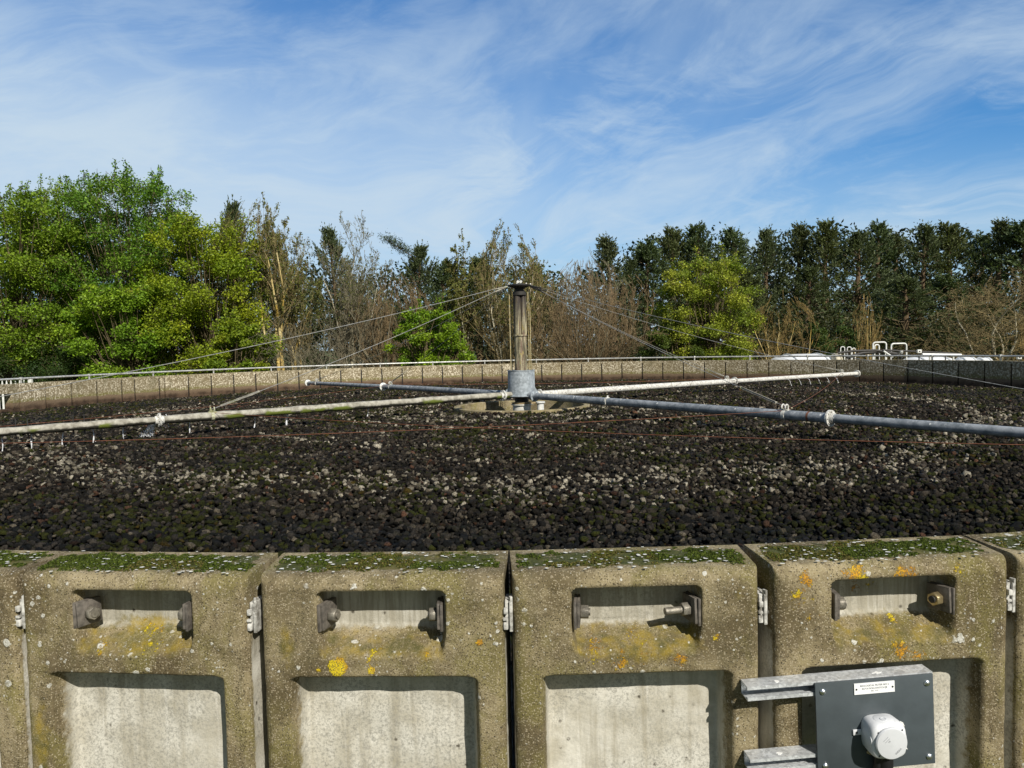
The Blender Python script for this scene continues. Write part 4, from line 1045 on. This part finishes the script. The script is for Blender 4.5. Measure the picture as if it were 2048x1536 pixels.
def branchy(r, h, stems=1, spread=.3, lean=.1, levels=4, trunk_r=.12, kids=(5, 5, 4, 4), ratio=.55, upw=.35, wig=.16, first=.25, base_r=.3, wid=None, fine=.010, taper=.62):
    """recursive limbs; returns segments (A,B,ra,rb,level) and twig tips"""
    segs = []; tips = []
    def grow(p, d, L, rad, lv):
        n = max(3, int(L/(.45 if lv < 2 else .25))) if lv < levels-1 else 3; q = np.array(p); dirs = np.array(d); nodes = []
        for i in range(n):
            dirs = dirs + r.normal(0, wig, 3) + np.array([0, 0, upw*(.12 if lv == 0 else .16)]); dirs /= np.linalg.norm(dirs)
            q2 = q+dirs*L/n; ra = rad*(1-.75*i/n); rb = rad*(1-.75*(i+1)/n)
            segs.append((q, q2, max(ra, fine*.8), max(rb, fine*.6), lv)); nodes.append((q2, dirs.copy(), max(rb, fine), (i+1)/n)); q = q2
        tips.append((q, dirs, lv))
        if lv < levels-1:
            k = kids[lv]; st = first if lv == 0 else .15
            for j in range(k):
                f = st+(1-st)*(j+r.random())/k; nd = nodes[min(n-1, int(f*n))]
                side = np.cross(nd[1], r.normal(size=3)); side /= np.linalg.norm(side)+1e-9
                sp = spread*(1.25-.5*f) if lv == 0 else spread
                dd = nd[1]*(1-sp)+side*sp*1.6+np.array([0, 0, upw*.5]); dd /= np.linalg.norm(dd)
                grow(nd[0], dd, L*ratio*(1.15-.55*f)*r.uniform(.7, 1.25), nd[2]*taper, lv+1)
    for s in range(stems):
        a = r.random()*2*PI; off = np.array([math.cos(a), math.sin(a), 0])
        d = np.array([0, 0, 1.])+off*lean*r.uniform(.5, 1.5); d /= np.linalg.norm(d)
        grow(off*base_r*(stems > 1)*r.random(), d, h*r.uniform(.78, 1.0) if stems > 1 else h, trunk_r*(r.uniform(.6, 1) if stems > 1 else 1), 0)
    return segs, tips
def seg_mesh(name, segs, c1, c2, r, k=3, minlv=None, maxlv=None):
    s = [x for x in segs if (minlv is None or x[4] >= minlv) and (maxlv is None or x[4] <= maxlv)]
    A = np.array([x[0] for x in s]); B = np.array([x[1] for x in s]); ra = np.array([x[2] for x in s]); rb = np.array([x[3] for x in s])
    V, F = seg_tubes(A, B, ra, rb, k); t = r.random((len(s), 1)); lf = np.array([[x[4]] for x in s])/4.
    c = np.array(c1)*(1-t)+np.array(c2)*t; c = np.concatenate([c, np.ones((len(s), 1))], 1)
    return npmesh(name, V, F, True, np.repeat(c, 2*k, 0))
def crown_parts(cl, per, lsize, r, dark, light, flat=.75, up=.5, shell=.38):
    """cl: clumps (x,y,z,rad) filled with leaves"""
    cl = np.asarray(cl); w = cl[:, 3]**2; cnt = np.maximum(6, (per*w/w.mean())).astype(int); n = cnt.sum()
    ci = np.repeat(np.arange(len(cl)), cnt); d = r.normal(size=(n, 3)); d /= np.linalg.norm(d, axis=1)[:, None]
    rr = r.random(n)**shell * r.choice([1., 1., 1., 1.18], n)
    C = cl[ci, :3] + d*(cl[ci, 3]*rr)[:, None]*np.array([1, 1, flat]) + r.normal(0, .04, (n, 3))
    sz = lsize*r.uniform(.6, 1.3, n); tint = r.uniform(-.5, .5, len(cl))[ci][:, None]
    V, F = leaf_quads(C, sz, r, up); c = mix_col(n, r, dark, light); c[:, :3] *= (1+.35*tint); c[:, 0] *= (1+.25*tint[:, 0])
    return V, np.repeat(c, 4, 0)
def crown_mesh(name, *a, extra=None, **k):
    V, c = crown_parts(*a, **k)
    if extra: V2, c2 = crown_parts(*extra); V = np.vstack([V, V2]); c = np.vstack([c, c2])
    return npmesh(name, V, np.arange(len(V)).reshape(-1, 4), False, c), None

def finish(name, loc, lab, parts, group=None, cat='tree'):
    e = empty(name, loc); tag(e, lab, cat, group)
    for nm, me, mt in parts: link(nm, me, mt, e)
    return e

LEAFY_D, LEAFY_L = (.085, .140, .010), (.27, .40, .030)
def leafy_tree(pxl, D, ytop, wpx, lab, seed, dark=LEAFY_D, light=LEAFY_L, ybot=728, lsize=.15, per=230, ncl=85, group=None, shoots=26, trunk=.16, name='leafy_tree', bark=((.07, .055, .03), (.15, .12, .065)), gapy=.25, cr=(.36, .72), sh_h=(.3, .9), low=.0, depth=.8, cat='tree', peak=.0):
    r = np.random.default_rng(seed); loc = W3(pxl, D); H = W3(pxl, D, ytop).z; wr = wpx*D/1491/2; zb = max(.2, W3(pxl, D, ybot).z)
    cl = []; segs = []; hc = (H-zb)
    for i in range(ncl):
        t = r.random()**.85; a = r.random()*2*PI; prof = math.sin(PI*min(1, .14+.76*t))**.5 if not peak else (1-t)**peak*1.05+.12
        q = r.random()**.45; rad_ = wr*prof*q*.92; c = r.uniform(*cr)*wr/3.0*(1.1-.45*t)
        x, y, z = rad_*math.cos(a), rad_*math.sin(a)*depth, zb+hc*(low+(1-low)*t)*.96-c*.4
        cl.append((x, y, z, c))
    tr = [(np.array([0, 0, 0.]), np.array([.05, 0, H*.35]), trunk, trunk*.75, 0), (np.array([.05, 0, H*.35]), np.array([0, .05, H*.75]), trunk*.75, trunk*.25, 0)]
    for (x, y, z, c) in cl:
        f = r.uniform(.25, .7); p0 = np.array([0.05, 0, min(z*.75, H*.72)*f+.3]); p1 = np.array([x, y, z]); m = (p0+p1)/2+np.array([0, 0, -.12*np.linalg.norm(p1-p0)])+r.normal(0, .1, 3)
        segs += [(p0, m, .030, .02, 1), (m, p1, .02, .010, 1)]
        for _ in range(5):
            e = p1+r.normal(0, c*.6, 3); segs.append((p1, e, .013, .007, 2))
    top = sorted(cl, key=lambda q: -q[2])[:max(8, ncl//3)]; extra = []; 
    for _ in range(shoots):
        q = top[r.integers(len(top))]; p = np.array(q[:3])+np.array([r.normal(0, q[3]*.6), r.normal(0, q[3]*.4), q[3]*.4]); L = r.uniform(*sh_h); e = p+np.array([r.normal(0, .10), r.normal(0, .1), L])
        segs.append((p, e, .010, .006, 2))
        for j in range(int(L/.09)): extra.append((*(p+(e-p)*(j*.09/L)), .085))
    cm, _ = crown_mesh('crown', [(a_, b_, c_, d_*1.12) for a_, b_, c_, d_ in cl], int(per*1.75), lsize*.74, r, dark, light, .62, extra=(extra, 9, lsize*.8, r, dark, light, 1, .3) if extra else None)
    parts = [('trunk', seg_mesh('trunk', tr, *bark, r, 8), M['bark']), ('branches', seg_mesh('branches', segs, *bark, r, 3), M['bark']), ('crown', cm, M['leaf'])]
    return finish(name, loc, lab, parts, group, cat)

G_MAPLE = 'spring green maples left'
leafy_tree(20, 27.5, 375, 330, 'bright green spring tree at the far left, its crown cut by the left edge', 11, ncl=150, shoots=40, lsize=.125, per=260)
leafy_tree(262, 28.5, 338, 330, 'tallest bright green tree, rising above the others on the left', 12, (.055, .115, .010), (.19, .345, .030), ncl=190, shoots=60, lsize=.12, per=240)
leafy_tree(140, 30, 368, 250, 'green tree between the tallest one and the far left one', 13, (.09, .15, .012), (.27, .42, .032), ncl=120, shoots=44, lsize=.12)
leafy_tree(415, 27.5, 425, 290, 'yellow green tree, rightmost of the big leafy group on the left', 14, (.12, .165, .010), (.34, .43, .022), ncl=160, shoots=34, lsize=.12, per=250, ybot=742)
leafy_tree(250, 26.5, 560, 250, 'low bright green tree in front of the tallest leafy one', 15, (.09, .165, .010), (.27, .42, .028), ncl=80, per=240, shoots=8, lsize=.13, ybot=742, trunk=.09)
leafy_tree(470, 25.8, 640, 160, 'low yellow green bush spilling over the wall right of the leafy group', 16, (.10, .15, .010), (.29, .37, .025), ncl=34, per=200, shoots=6, lsize=.13, ybot=742, trunk=.06, name='leafy_bush', cat='bush')
leafy_tree(80, 27.2, 684, 250, 'dark green dense hedge bush at the lower left behind the fence', 17, (.022, .045, .010), (.060, .105, .020), ncl=70, per=330, shoots=4, lsize=.085, ybot=775, trunk=.06, name='hedge_bush', cat='bush', low=.0)
leafy_tree(852, 26.5, 618, 165, 'small vivid green bush just left of the mast behind the wall', 18, (.085, .150, .008), (.25, .40, .020), ncl=60, per=230, shoots=5, lsize=.11, ybot=735, trunk=.06, name='green_bush', cat='bush')
leafy_tree(900, 27, 680, 110, 'low vivid green sprig spreading right from the small vivid bush', 19, (.085, .150, .008), (.25, .40, .020), ncl=26, per=150, shoots=3, lsize=.10, ybot=735, trunk=.04, name='green_bush', cat='bush')
leafy_tree(1415, 28.5, 512, 225, 'yellow green leafy tree standing alone before the dark pines', 20, (.13, .165, .016), (.35, .42, .045), ncl=150, per=230, shoots=18, lsize=.11, ybot=725, trunk=.1, low=.0)
leafy_tree(1345, 28, 650, 130, 'dull green bush at the left foot of the lone yellow green tree', 21, (.055, .085, .014), (.14, .195, .035), ncl=40, per=180, shoots=3, lsize=.11, ybot=725, trunk=.05, name='green_bush', cat='bush')
leafy_tree(1655, 28.5, 640, 110, 'dull green bush behind the white covers on the right', 22, (.035, .065, .015), (.095, .15, .035), ncl=34, per=230, shoots=3, lsize=.10, ybot=725, trunk=.05, name='green_bush', cat='bush')

def bare_tree(pxl, D, ytop, lab, seed, c1, c2, leafc=None, name='bare_tree', cat='tree', leafn=0, leafs=.07, trunkc=None, loc=None, **kw):
    r = np.random.default_rng(seed); loc = W3(pxl, D); H = W3(pxl, D, ytop).z
    segs, tips = branchy(r, H*kw.pop('hf', .82), **kw)
    zmax = max(s[1][2] for s in segs); f = H/zmax
    segs = [(a*np.array([1, 1, f]), b*np.array([1, 1, f]), ra, rb, lv) for a, b, ra, rb, lv in segs]
    wm = kw.get('wid')
    if wm:
        x = np.array([s[1][:2] for s in segs]); q = np.percentile(np.hypot(x[:, 0], x[:, 1]), 96); g = (wm*D/1491/2)/q; sc = np.array([g, g, 1])
        segs = [(a*sc, b*sc, ra, rb, lv) for a, b, ra, rb, lv in segs]
    # spread the limbs into a rounded crown of the given width
    if wm:
        mid = np.array([(a+b)/2 for a, b, *_ in segs]); tz = np.clip(mid[:, 2]/H, 0, 1); rr_ = np.hypot(mid[:, 0], mid[:, 1]); tb = np.linspace(.04, .98, 12); pr = []
        for q in tb:
            m_ = np.abs(tz-q) < .07; pr.append(np.percentile(rr_[m_], 90) if m_.sum() > 5 else np.nan)
        pr = np.array(pr); pr = np.where(np.isnan(pr), np.nanmedian(pr), pr); pr = np.convolve(np.pad(pr, 1, 'edge'), [.25, .5, .25], 'valid')
        dome = np.interp(tb, [0, .2, .45, .65, .8, .92, 1], [.18, .45, .88, 1, .88, .56, .25] if cat == 'tree' else [.35, .72, 1, .98, .80, .50, .22]); g_ = np.clip(dome*wm*D/1491/2/np.maximum(pr, .05), .35, 4)
        def wp(p): k_ = np.interp(p[2]/H, tb, g_); return p*np.array([k_, k_, 1])
        segs = [(wp(a), wp(b), ra, rb, lv) for a, b, ra, rb, lv in segs]
    parts = [('trunk', seg_mesh('trunk', segs, *(trunkc or (c1, c2)), r, 7, None, 0), M['bark']), ('branches', seg_mesh('branches', segs, c1, c2, r, 3, 1), M['bark'])]
    if leafn:
        hi = [s for s in segs if s[4] >= 2 and s[1][2] > H*kw.get('leafmin', .45)] or segs
        idx = r.integers(0, len(hi), leafn); t = r.random((leafn, 1)); A = np.array([hi[i][0] for i in idx]); B = np.array([hi[i][1] for i in idx])
        C = A+(B-A)*t+r.normal(0, .03, (leafn, 3)); V, F = leaf_quads(C, leafs*r.uniform(.6, 1.4, leafn), r, .2); c = mix_col(leafn, r, *leafc)
        parts.append(('foliage', npmesh('foliage', V, F, False, np.repeat(c, 4, 0)), M['leaf']))
    return finish(name, loc, lab, parts, None, cat)
TWIG = ((.15, .115, .055), (.32, .25, .12)); BROWN = ((.125, .088, .046), (.27, .195, .105)); GREYT = ((.12, .105, .07), (.27, .24, .16)); YEL = ((.50, .34, .08), (.70, .58, .30)); PALE = ((.34, .30, .20), (.55, .50, .36)); ORG = ((.13, .095, .04), (.33, .23, .08))
OLV = ((.075, .090, .018), (.205, .215, .048))
bare_tree(545, 28.5, 385, 'tall sparse tree with yellow lichened trunks right of the leafy group', 31, *TWIG, leafc=OLV, leafn=9000, leafs=.065, trunkc=YEL, stems=6, spread=0.45, lean=.15, levels=4, trunk_r=.10, kids=(12, 7, 5), ratio=.40, upw=0.25, first=.45, base_r=.9, wid=200, fine=0.0079)
bare_tree(595, 30, 410, 'sparse twiggy tree behind the yellow lichened trunks', 32, *TWIG, leafc=OLV, leafn=8000, leafs=.065, trunkc=YEL, stems=4, spread=0.45, lean=.15, levels=4, trunk_r=.07, kids=(15, 7, 5), ratio=.40, upw=0.25, first=.25, base_r=.6, wid=190, fine=0.0079)
bare_tree(700, 29.5, 420, 'tall grey brown bare tree with a fan of fine twigs', 33, *GREYT, leafc=OLV, leafn=5500, leafs=.055, trunkc=PALE, stems=8, spread=0.39, lean=.22, levels=4, trunk_r=.055, kids=(16, 8, 6), ratio=.38, upw=0.33, first=.10, base_r=.8, wid=230, fine=0.0079)
bare_tree(785, 29, 535, 'lower reddish brown bare shrub right of the grey brown bare tree', 34, *BROWN, trunkc=GREYT, stems=16, spread=0.39, lean=.42, levels=4, trunk_r=.04, kids=(12, 7, 5), ratio=.36, upw=0.28, first=.1, base_r=.8, wid=180, fine=0.0070, name='bare_shrub', cat='shrub')
bare_tree(640, 26.5, 600, 'tangle of pale dead branches low behind the wall, left of centre', 35, *GREYT, stems=11, spread=0.54, lean=.6, levels=4, trunk_r=.03, kids=(8, 5, 3), ratio=.5, upw=0.14, first=.1, base_r=1.2, wid=280, fine=0.0066, name='bare_shrub', cat='shrub')
bare_tree(915, 29.5, 462, 'narrow half green tree directly left of the mast', 36, *TWIG, leafc=OLV, leafn=9000, leafs=.08, trunkc=PALE, stems=4, spread=0.45, lean=.12, levels=4, trunk_r=.07, kids=(16, 8, 5), ratio=.36, upw=0.28, first=.2, base_r=.6, wid=150, fine=0.0079)
bare_tree(1015, 29, 440, 'tall fan shaped tree with sparse dark leaves rising behind the mast', 37, *TWIG, leafc=OLV, leafn=8500, leafs=.065, trunkc=PALE, stems=9, spread=0.39, lean=.20, levels=4, trunk_r=.07, kids=(16, 8, 5), ratio=.36, upw=0.33, first=.12, base_r=.7, wid=200, fine=0.0079)
bare_tree(1075, 28, 555, 'low bare yellowish shrub at the right foot of the mast', 38, *TWIG, trunkc=PALE, stems=10, spread=0.43, lean=.4, levels=4, trunk_r=.035, kids=(10, 7, 4), ratio=.42, upw=0.22, first=.1, base_r=.8, wid=170, fine=0.0070, name='bare_shrub', cat='shrub')
bare_tree(1175, 27.5, 518, 'big rounded reddish brown bare shrub right of the mast', 39, *BROWN, trunkc=GREYT, stems=34, spread=0.32, lean=.42, levels=4, trunk_r=.034, kids=(13, 7, 5), ratio=.34, upw=0.30, first=.08, base_r=1.0, wid=250, fine=0.0069, name='bare_shrub', cat='shrub')
bare_tree(1165, 30, 498, 'pale fine twigged bare tree peeping above the big reddish brown shrub', 40, *GREYT, stems=8, spread=0.37, lean=.25, levels=4, trunk_r=.045, kids=(12, 7, 5), ratio=.36, upw=0.39, first=.4, base_r=.7, wid=180, fine=0.0075)
bare_tree(1560, 28.5, 580, 'yellowish bare shrub right of the lone yellow green tree', 41, *ORG, trunkc=YEL, stems=9, spread=0.41, lean=.3, levels=4, trunk_r=.035, kids=(10, 5, 4), ratio=.40, upw=0.28, first=.15, base_r=.8, wid=160, fine=0.0066, name='bare_shrub', cat='shrub')
bare_tree(1722, 28.5, 585, 'orange lichened bare shrub above the white pipe hoops', 42, *ORG, trunkc=YEL, stems=6, spread=0.39, lean=.28, levels=4, trunk_r=.04, kids=(9, 5, 4), ratio=.40, upw=0.33, first=.25, base_r=.5, wid=110, fine=0.0066, name='bare_shrub', cat='shrub')
bare_tree(1985, 28, 535, 'wide brown bare tree at the right edge', 43, *TWIG, trunkc=PALE, stems=5, spread=0.50, lean=.22, levels=4, trunk_r=.075, kids=(16, 8, 6), ratio=.42, upw=0.14, first=.12, base_r=.5, wid=270, fine=0.0075)
bare_tree(1880, 27.5, 670, 'low spreading tangle of bare twigs behind the white domes', 44, *TWIG, stems=12, spread=0.54, lean=.7, levels=4, trunk_r=.022, kids=(8, 5, 3), ratio=.5, upw=0.08, first=.1, base_r=1.4, wid=260, fine=0.0066, name='bare_shrub', cat='shrub')
bare_tree(2075, 27, 590, 'orange lichened bare branches cut by the right edge', 45, *ORG, stems=4, spread=0.41, lean=.24, levels=4, trunk_r=.06, kids=(10, 6, 4), ratio=.42, upw=0.28, first=.2, base_r=.5, wid=130, fine=0.0070, name='bare_shrub', cat='shrub')

def pine_meshes(seed, H, Rm, c1, c2, dens=1.0):
    """conical-rounded pine: whorls of rising branches carrying upright tufts of needles"""
    r = np.random.default_rng(seed); segs = [(np.array([0, 0, 0.]), np.array([0, 0, H*.5]), .16, .11, 0), (np.array([0, 0, H*.5]), np.array([0, 0, H*.97]), .11, .02, 0)]
    tufts = []      # point, direction, length
    z = H*.06
    while z < H*.985:
        f = z/H; br = Rm*(min(.88, 1.45*(1-f)**1.0)*(.70+.6*r.random())+.02); nb = int(r.integers(5, 8)*dens) if f < .9 else 5
        for j in range(nb):
            a = r.random()*2*PI; L = br*r.uniform(.55, 1.15); rise = .15+.75*f*f; p = np.array([0, 0, z]); d = np.array([math.cos(a), math.sin(a), rise]); n = max(2, int(L/.28)); q = p.copy(); d = d/np.linalg.norm(d)
            for i in range(n):
                d = d+np.array([0, 0, .10])+r.normal(0, .07, 3); d /= np.linalg.norm(d); q2 = q+d*L/n; segs.append((q, q2, max(.008, .03*(1-i/n)), .008, 1))
                if i/n > .22 or f > .7:
                    for _ in range(3):
                        side = np.cross(d, [0, 0, 1])*r.choice([-1, 1]); dd = d*.55+side*r.uniform(.1, .9)+np.array([0, 0, r.uniform(.5, 1.2)]); dd /= np.linalg.norm(dd); o_ = q2+side*r.uniform(0, .16)*(1-f*.5)+r.normal(0, .05, 3); tufts.append((o_, dd, r.uniform(.20, .34)))
                q = q2
            tufts.append((q, (d+np.array([0, 0, 1.3]))/np.linalg.norm(d+np.array([0, 0, 1.3])), r.uniform(.35, .6)))
        z += r.uniform(.20, .34)*(1 if f < .8 else .75)
    for j in range(3): tufts.append((np.array([0, 0, H*(.90+.022*j)]), np.array([0, 0, 1.]), .55))
    for j in range(11):
        a = r.random()*2*PI; q = r.uniform(.08, .50); zz_ = H*(.975-.26*q-.03*r.random()); segs.append((np.array([0, 0, zz_-.3]), np.array([q*math.cos(a), q*math.sin(a), zz_]), .012, .008, 1)); tufts.append((np.array([q*math.cos(a), q*math.sin(a), zz_]), np.array([.12*math.cos(a), .12*math.sin(a), 1.])/1.01, r.uniform(.4, .6)))
    Pt = np.array([t[0] for t in tufts]); Dt = np.array([t[1] for t in tufts]); Lt = np.array([t[2] for t in tufts]); n = len(Pt); k = 13
    idx = np.repeat(np.arange(n), k); m = n*k; s = r.random(m)**.9; d = Dt[idx]; w = r.normal(size=(m, 3)); w -= d*(w*d).sum(1)[:, None]; w /= np.linalg.norm(w, axis=1)[:, None]
    o_ = Pt[idx]+d*(Lt[idx]*s)[:, None]; nd = d*.85+w*.50*(1.1-.7*s)[:, None]; nd /= np.linalg.norm(nd, axis=1)[:, None]; L = r.uniform(.09, .15, m); b = np.cross(nd, r.normal(size=(m, 3))); b /= np.linalg.norm(b, axis=1)[:, None]; wd = .017
    V = np.stack([o_, o_+nd*(L*.5)[:, None]+b*wd, o_+nd*L[:, None], o_+nd*(L*.5)[:, None]-b*wd], 1).reshape(-1, 3); F = np.arange(4*m).reshape(m, 4)
    tt = r.uniform(-.5, .5, n)[idx][:, None]; c = mix_col(m, r, c1, c2); c[:, :3] *= (1+.5*tt)
    return [('trunk', seg_mesh('trunk', segs, (.10, .07, .04), (.2, .14, .08), r, 7, None, 0), M['bark']), ('branches', seg_mesh('branches', segs, (.08, .06, .035), (.17, .13, .08), r, 3, 1), M['bark']), ('crown', npmesh('crown', V, F, False, np.repeat(c, 4, 0)), M['needle'])]
PD, PL_ = (.034, .054, .020), (.145, .195, .085)
PINES = [pine_meshes(51, 9., 1.55, PD, PL_), pine_meshes(52, 9., 1.8, (.042, .054, .018), (.165, .195, .075)), pine_meshes(53, 9., 1.35, PD, PL_), pine_meshes(54, 9., 2.0, (.036, .052, .019), (.15, .185, .085)), pine_meshes(55, 9., 1.0, PD, (.19, .21, .105), .8)]
pines = [  # picture column, distance, top row, variant, width factor, label
 (1232, 35, 478, 4, 1.0, 'slender young pine whose tip stands apart left of the pine row'),
 (1288, 37, 488, 0, 1.1, 'first full pine of the row, right of the slender young one'),
 (1344, 38, 460, 1, 1.0, 'tall pine above the left shoulder of the lone yellow green tree'),
 (1411, 38, 456, 2, 1.15, 'pine rising directly behind the lone yellow green tree'),
 (1468, 38, 461, 0, 1.0, 'pine above the right shoulder of the lone yellow green tree'),
 (1528, 39, 464, 3, .85, 'broad pine left of the gap with two thin leaders'),
 (1574, 39, 459, 4, 1.1, 'thin topped pine with a sparse double leader'),
 (1645, 38, 452, 1, 1.0, 'tall pine behind the dull green bush, with a long candle top'),
 (1708, 37, 468, 3, .95, 'dense broad pine above the orange bare shrub'),
 (1748, 38, 453, 2, 1.0, 'pointed pine just right of the dense broad one'),
 (1788, 39, 474, 4, 1.1, 'short pine tip in the dip of the skyline, right of centre'),
 (1825, 37, 459, 3, .9, 'broad dark pine above the white bar'),
 (1902, 37, 451, 1, 1.05, 'tall pine with a bushy forked top near the right'),
 (1945, 38, 478, 2, .9, 'low pine tucked right of the bushy forked one'),
 (1972, 36, 452, 4, 1.1, 'slim pine leader standing clear near the right edge'),
 (2045, 35, 450, 0, 1.2, 'darkest pine, cut by the right edge'),
 (1600, 35, 540, 3, .9, 'lower pine in front of the row, left of the dull green bush'),
 (1805, 33, 560, 3, 1.0, 'low wide pine in front of the row behind the white covers'),
 (1500, 35, 545, 1, .9, 'lower pine filling the gap right of the lone yellow green tree'),
 (1890, 34, 555, 0, 1.1, 'low pine left of the wide bare tree'),
 (1262, 37, 525, 3, .8, 'low dark pine behind the big reddish brown shrub'),
 (830, 33, 495, 3, .75, 'dark pine with a stray branch reaching left, left of the mast'),
 (872, 35, 525, 0, .8, 'low dark pine between the stray branched pine and the half green tree'),
 (455, 35, 412, 3, .7, 'pine top showing above the yellow green tree on the left'),
 (560, 36, 470, 3, .8, 'dark pine behind the yellow lichened trunks'),
 (690, 36, 462, 3, .7, 'brownish pine top inside the tall grey brown bare tree'),
 (960, 36, 520, 3, .8, 'dark pine behind the mast, left side'),
 (1085, 37, 535, 1, .8, 'dark pine seen low between the fan shaped tree and the big brown shrub'),
]
for i, (pxl, D, yt, v, wf, lab) in enumerate(pines):
    r = random.Random(900+i); e = empty('pine_tree', W3(pxl, D)); tag(e, lab, 'pine tree', 'pines along the wood edge'); H = W3(pxl, D, yt).z
    e.rotation_euler = (deg(r.uniform(-3, 3)), deg(r.uniform(-4, 4)), r.random()*6.28); s = H/9.0; e.scale = (wf*(1.45+.3*r.random()), wf*(1.45+.3*r.random()), s)
    for nm, me, mt in PINES[v]: link(nm, me, mt, e)
# stray branch of the pine left of the mast
for o in [x for x in bpy.data.objects if x.get('label', '').startswith('dark pine with a stray branch')]:
    r = np.random.default_rng(77); inv = Matrix.LocRotScale(o.location, o.rotation_euler, o.scale).inverted(); C = []; segs = []
    a = W3(838, 33, 520); b_ = W3(778, 32.6, 480)
    segs.append((np.array(inv @ a), np.array(inv @ b_), .03, .012, 1))
    for t in np.linspace(.25, 1, 16):
        p = np.array(a.lerp(b_, t)); 
        for _ in range(70): C.append(inv @ Vector(p+r.normal(0, (.16, .12, .10))+np.array([0, 0, .08])))
    C = np.array([list(c) for c in C]); V, F = leaf_quads(C, np.full(len(C), .12), r, .1, .25); c = mix_col(len(C), r, (.05, .075, .04), (.14, .18, .11))
    link('branches', seg_mesh('branches', segs, (.1, .08, .05), (.2, .15, .1), r, 5), M['bark'], o); link('crown', npmesh('crown', V, F, False, np.repeat(c, 4, 0)), M['needle'], o)

# the wood behind and the undergrowth at its foot
r = np.random.default_rng(88); cl = []
for i in range(760):
    pxl = r.uniform(-500, 2500); D = r.uniform(41, 49)
    top = np.interp(pxl, [-500, 0, 300, 480, 620, 760, 860, 980, 1120, 1200, 1320, 1500, 2500], [400, 430, 420, 500, 530, 545, 535, 530, 550, 528, 476, 466, 462])
    zt = W3(pxl, D, top).z; p = W3(pxl, D); cl.append((p.x, p.y, r.uniform(.3, 1)**.8*zt-.4, r.uniform(.7, 1.2)))
me, _ = crown_mesh('background_wood', cl, 95, .26, r, (.012, .020, .008), (.045, .065, .026), .9, .2, .4); o = link('background_wood', me, M['leaf']); tag(o, 'dark wood closing the view behind the front trees', 'wood', kind='stuff')
cl = []
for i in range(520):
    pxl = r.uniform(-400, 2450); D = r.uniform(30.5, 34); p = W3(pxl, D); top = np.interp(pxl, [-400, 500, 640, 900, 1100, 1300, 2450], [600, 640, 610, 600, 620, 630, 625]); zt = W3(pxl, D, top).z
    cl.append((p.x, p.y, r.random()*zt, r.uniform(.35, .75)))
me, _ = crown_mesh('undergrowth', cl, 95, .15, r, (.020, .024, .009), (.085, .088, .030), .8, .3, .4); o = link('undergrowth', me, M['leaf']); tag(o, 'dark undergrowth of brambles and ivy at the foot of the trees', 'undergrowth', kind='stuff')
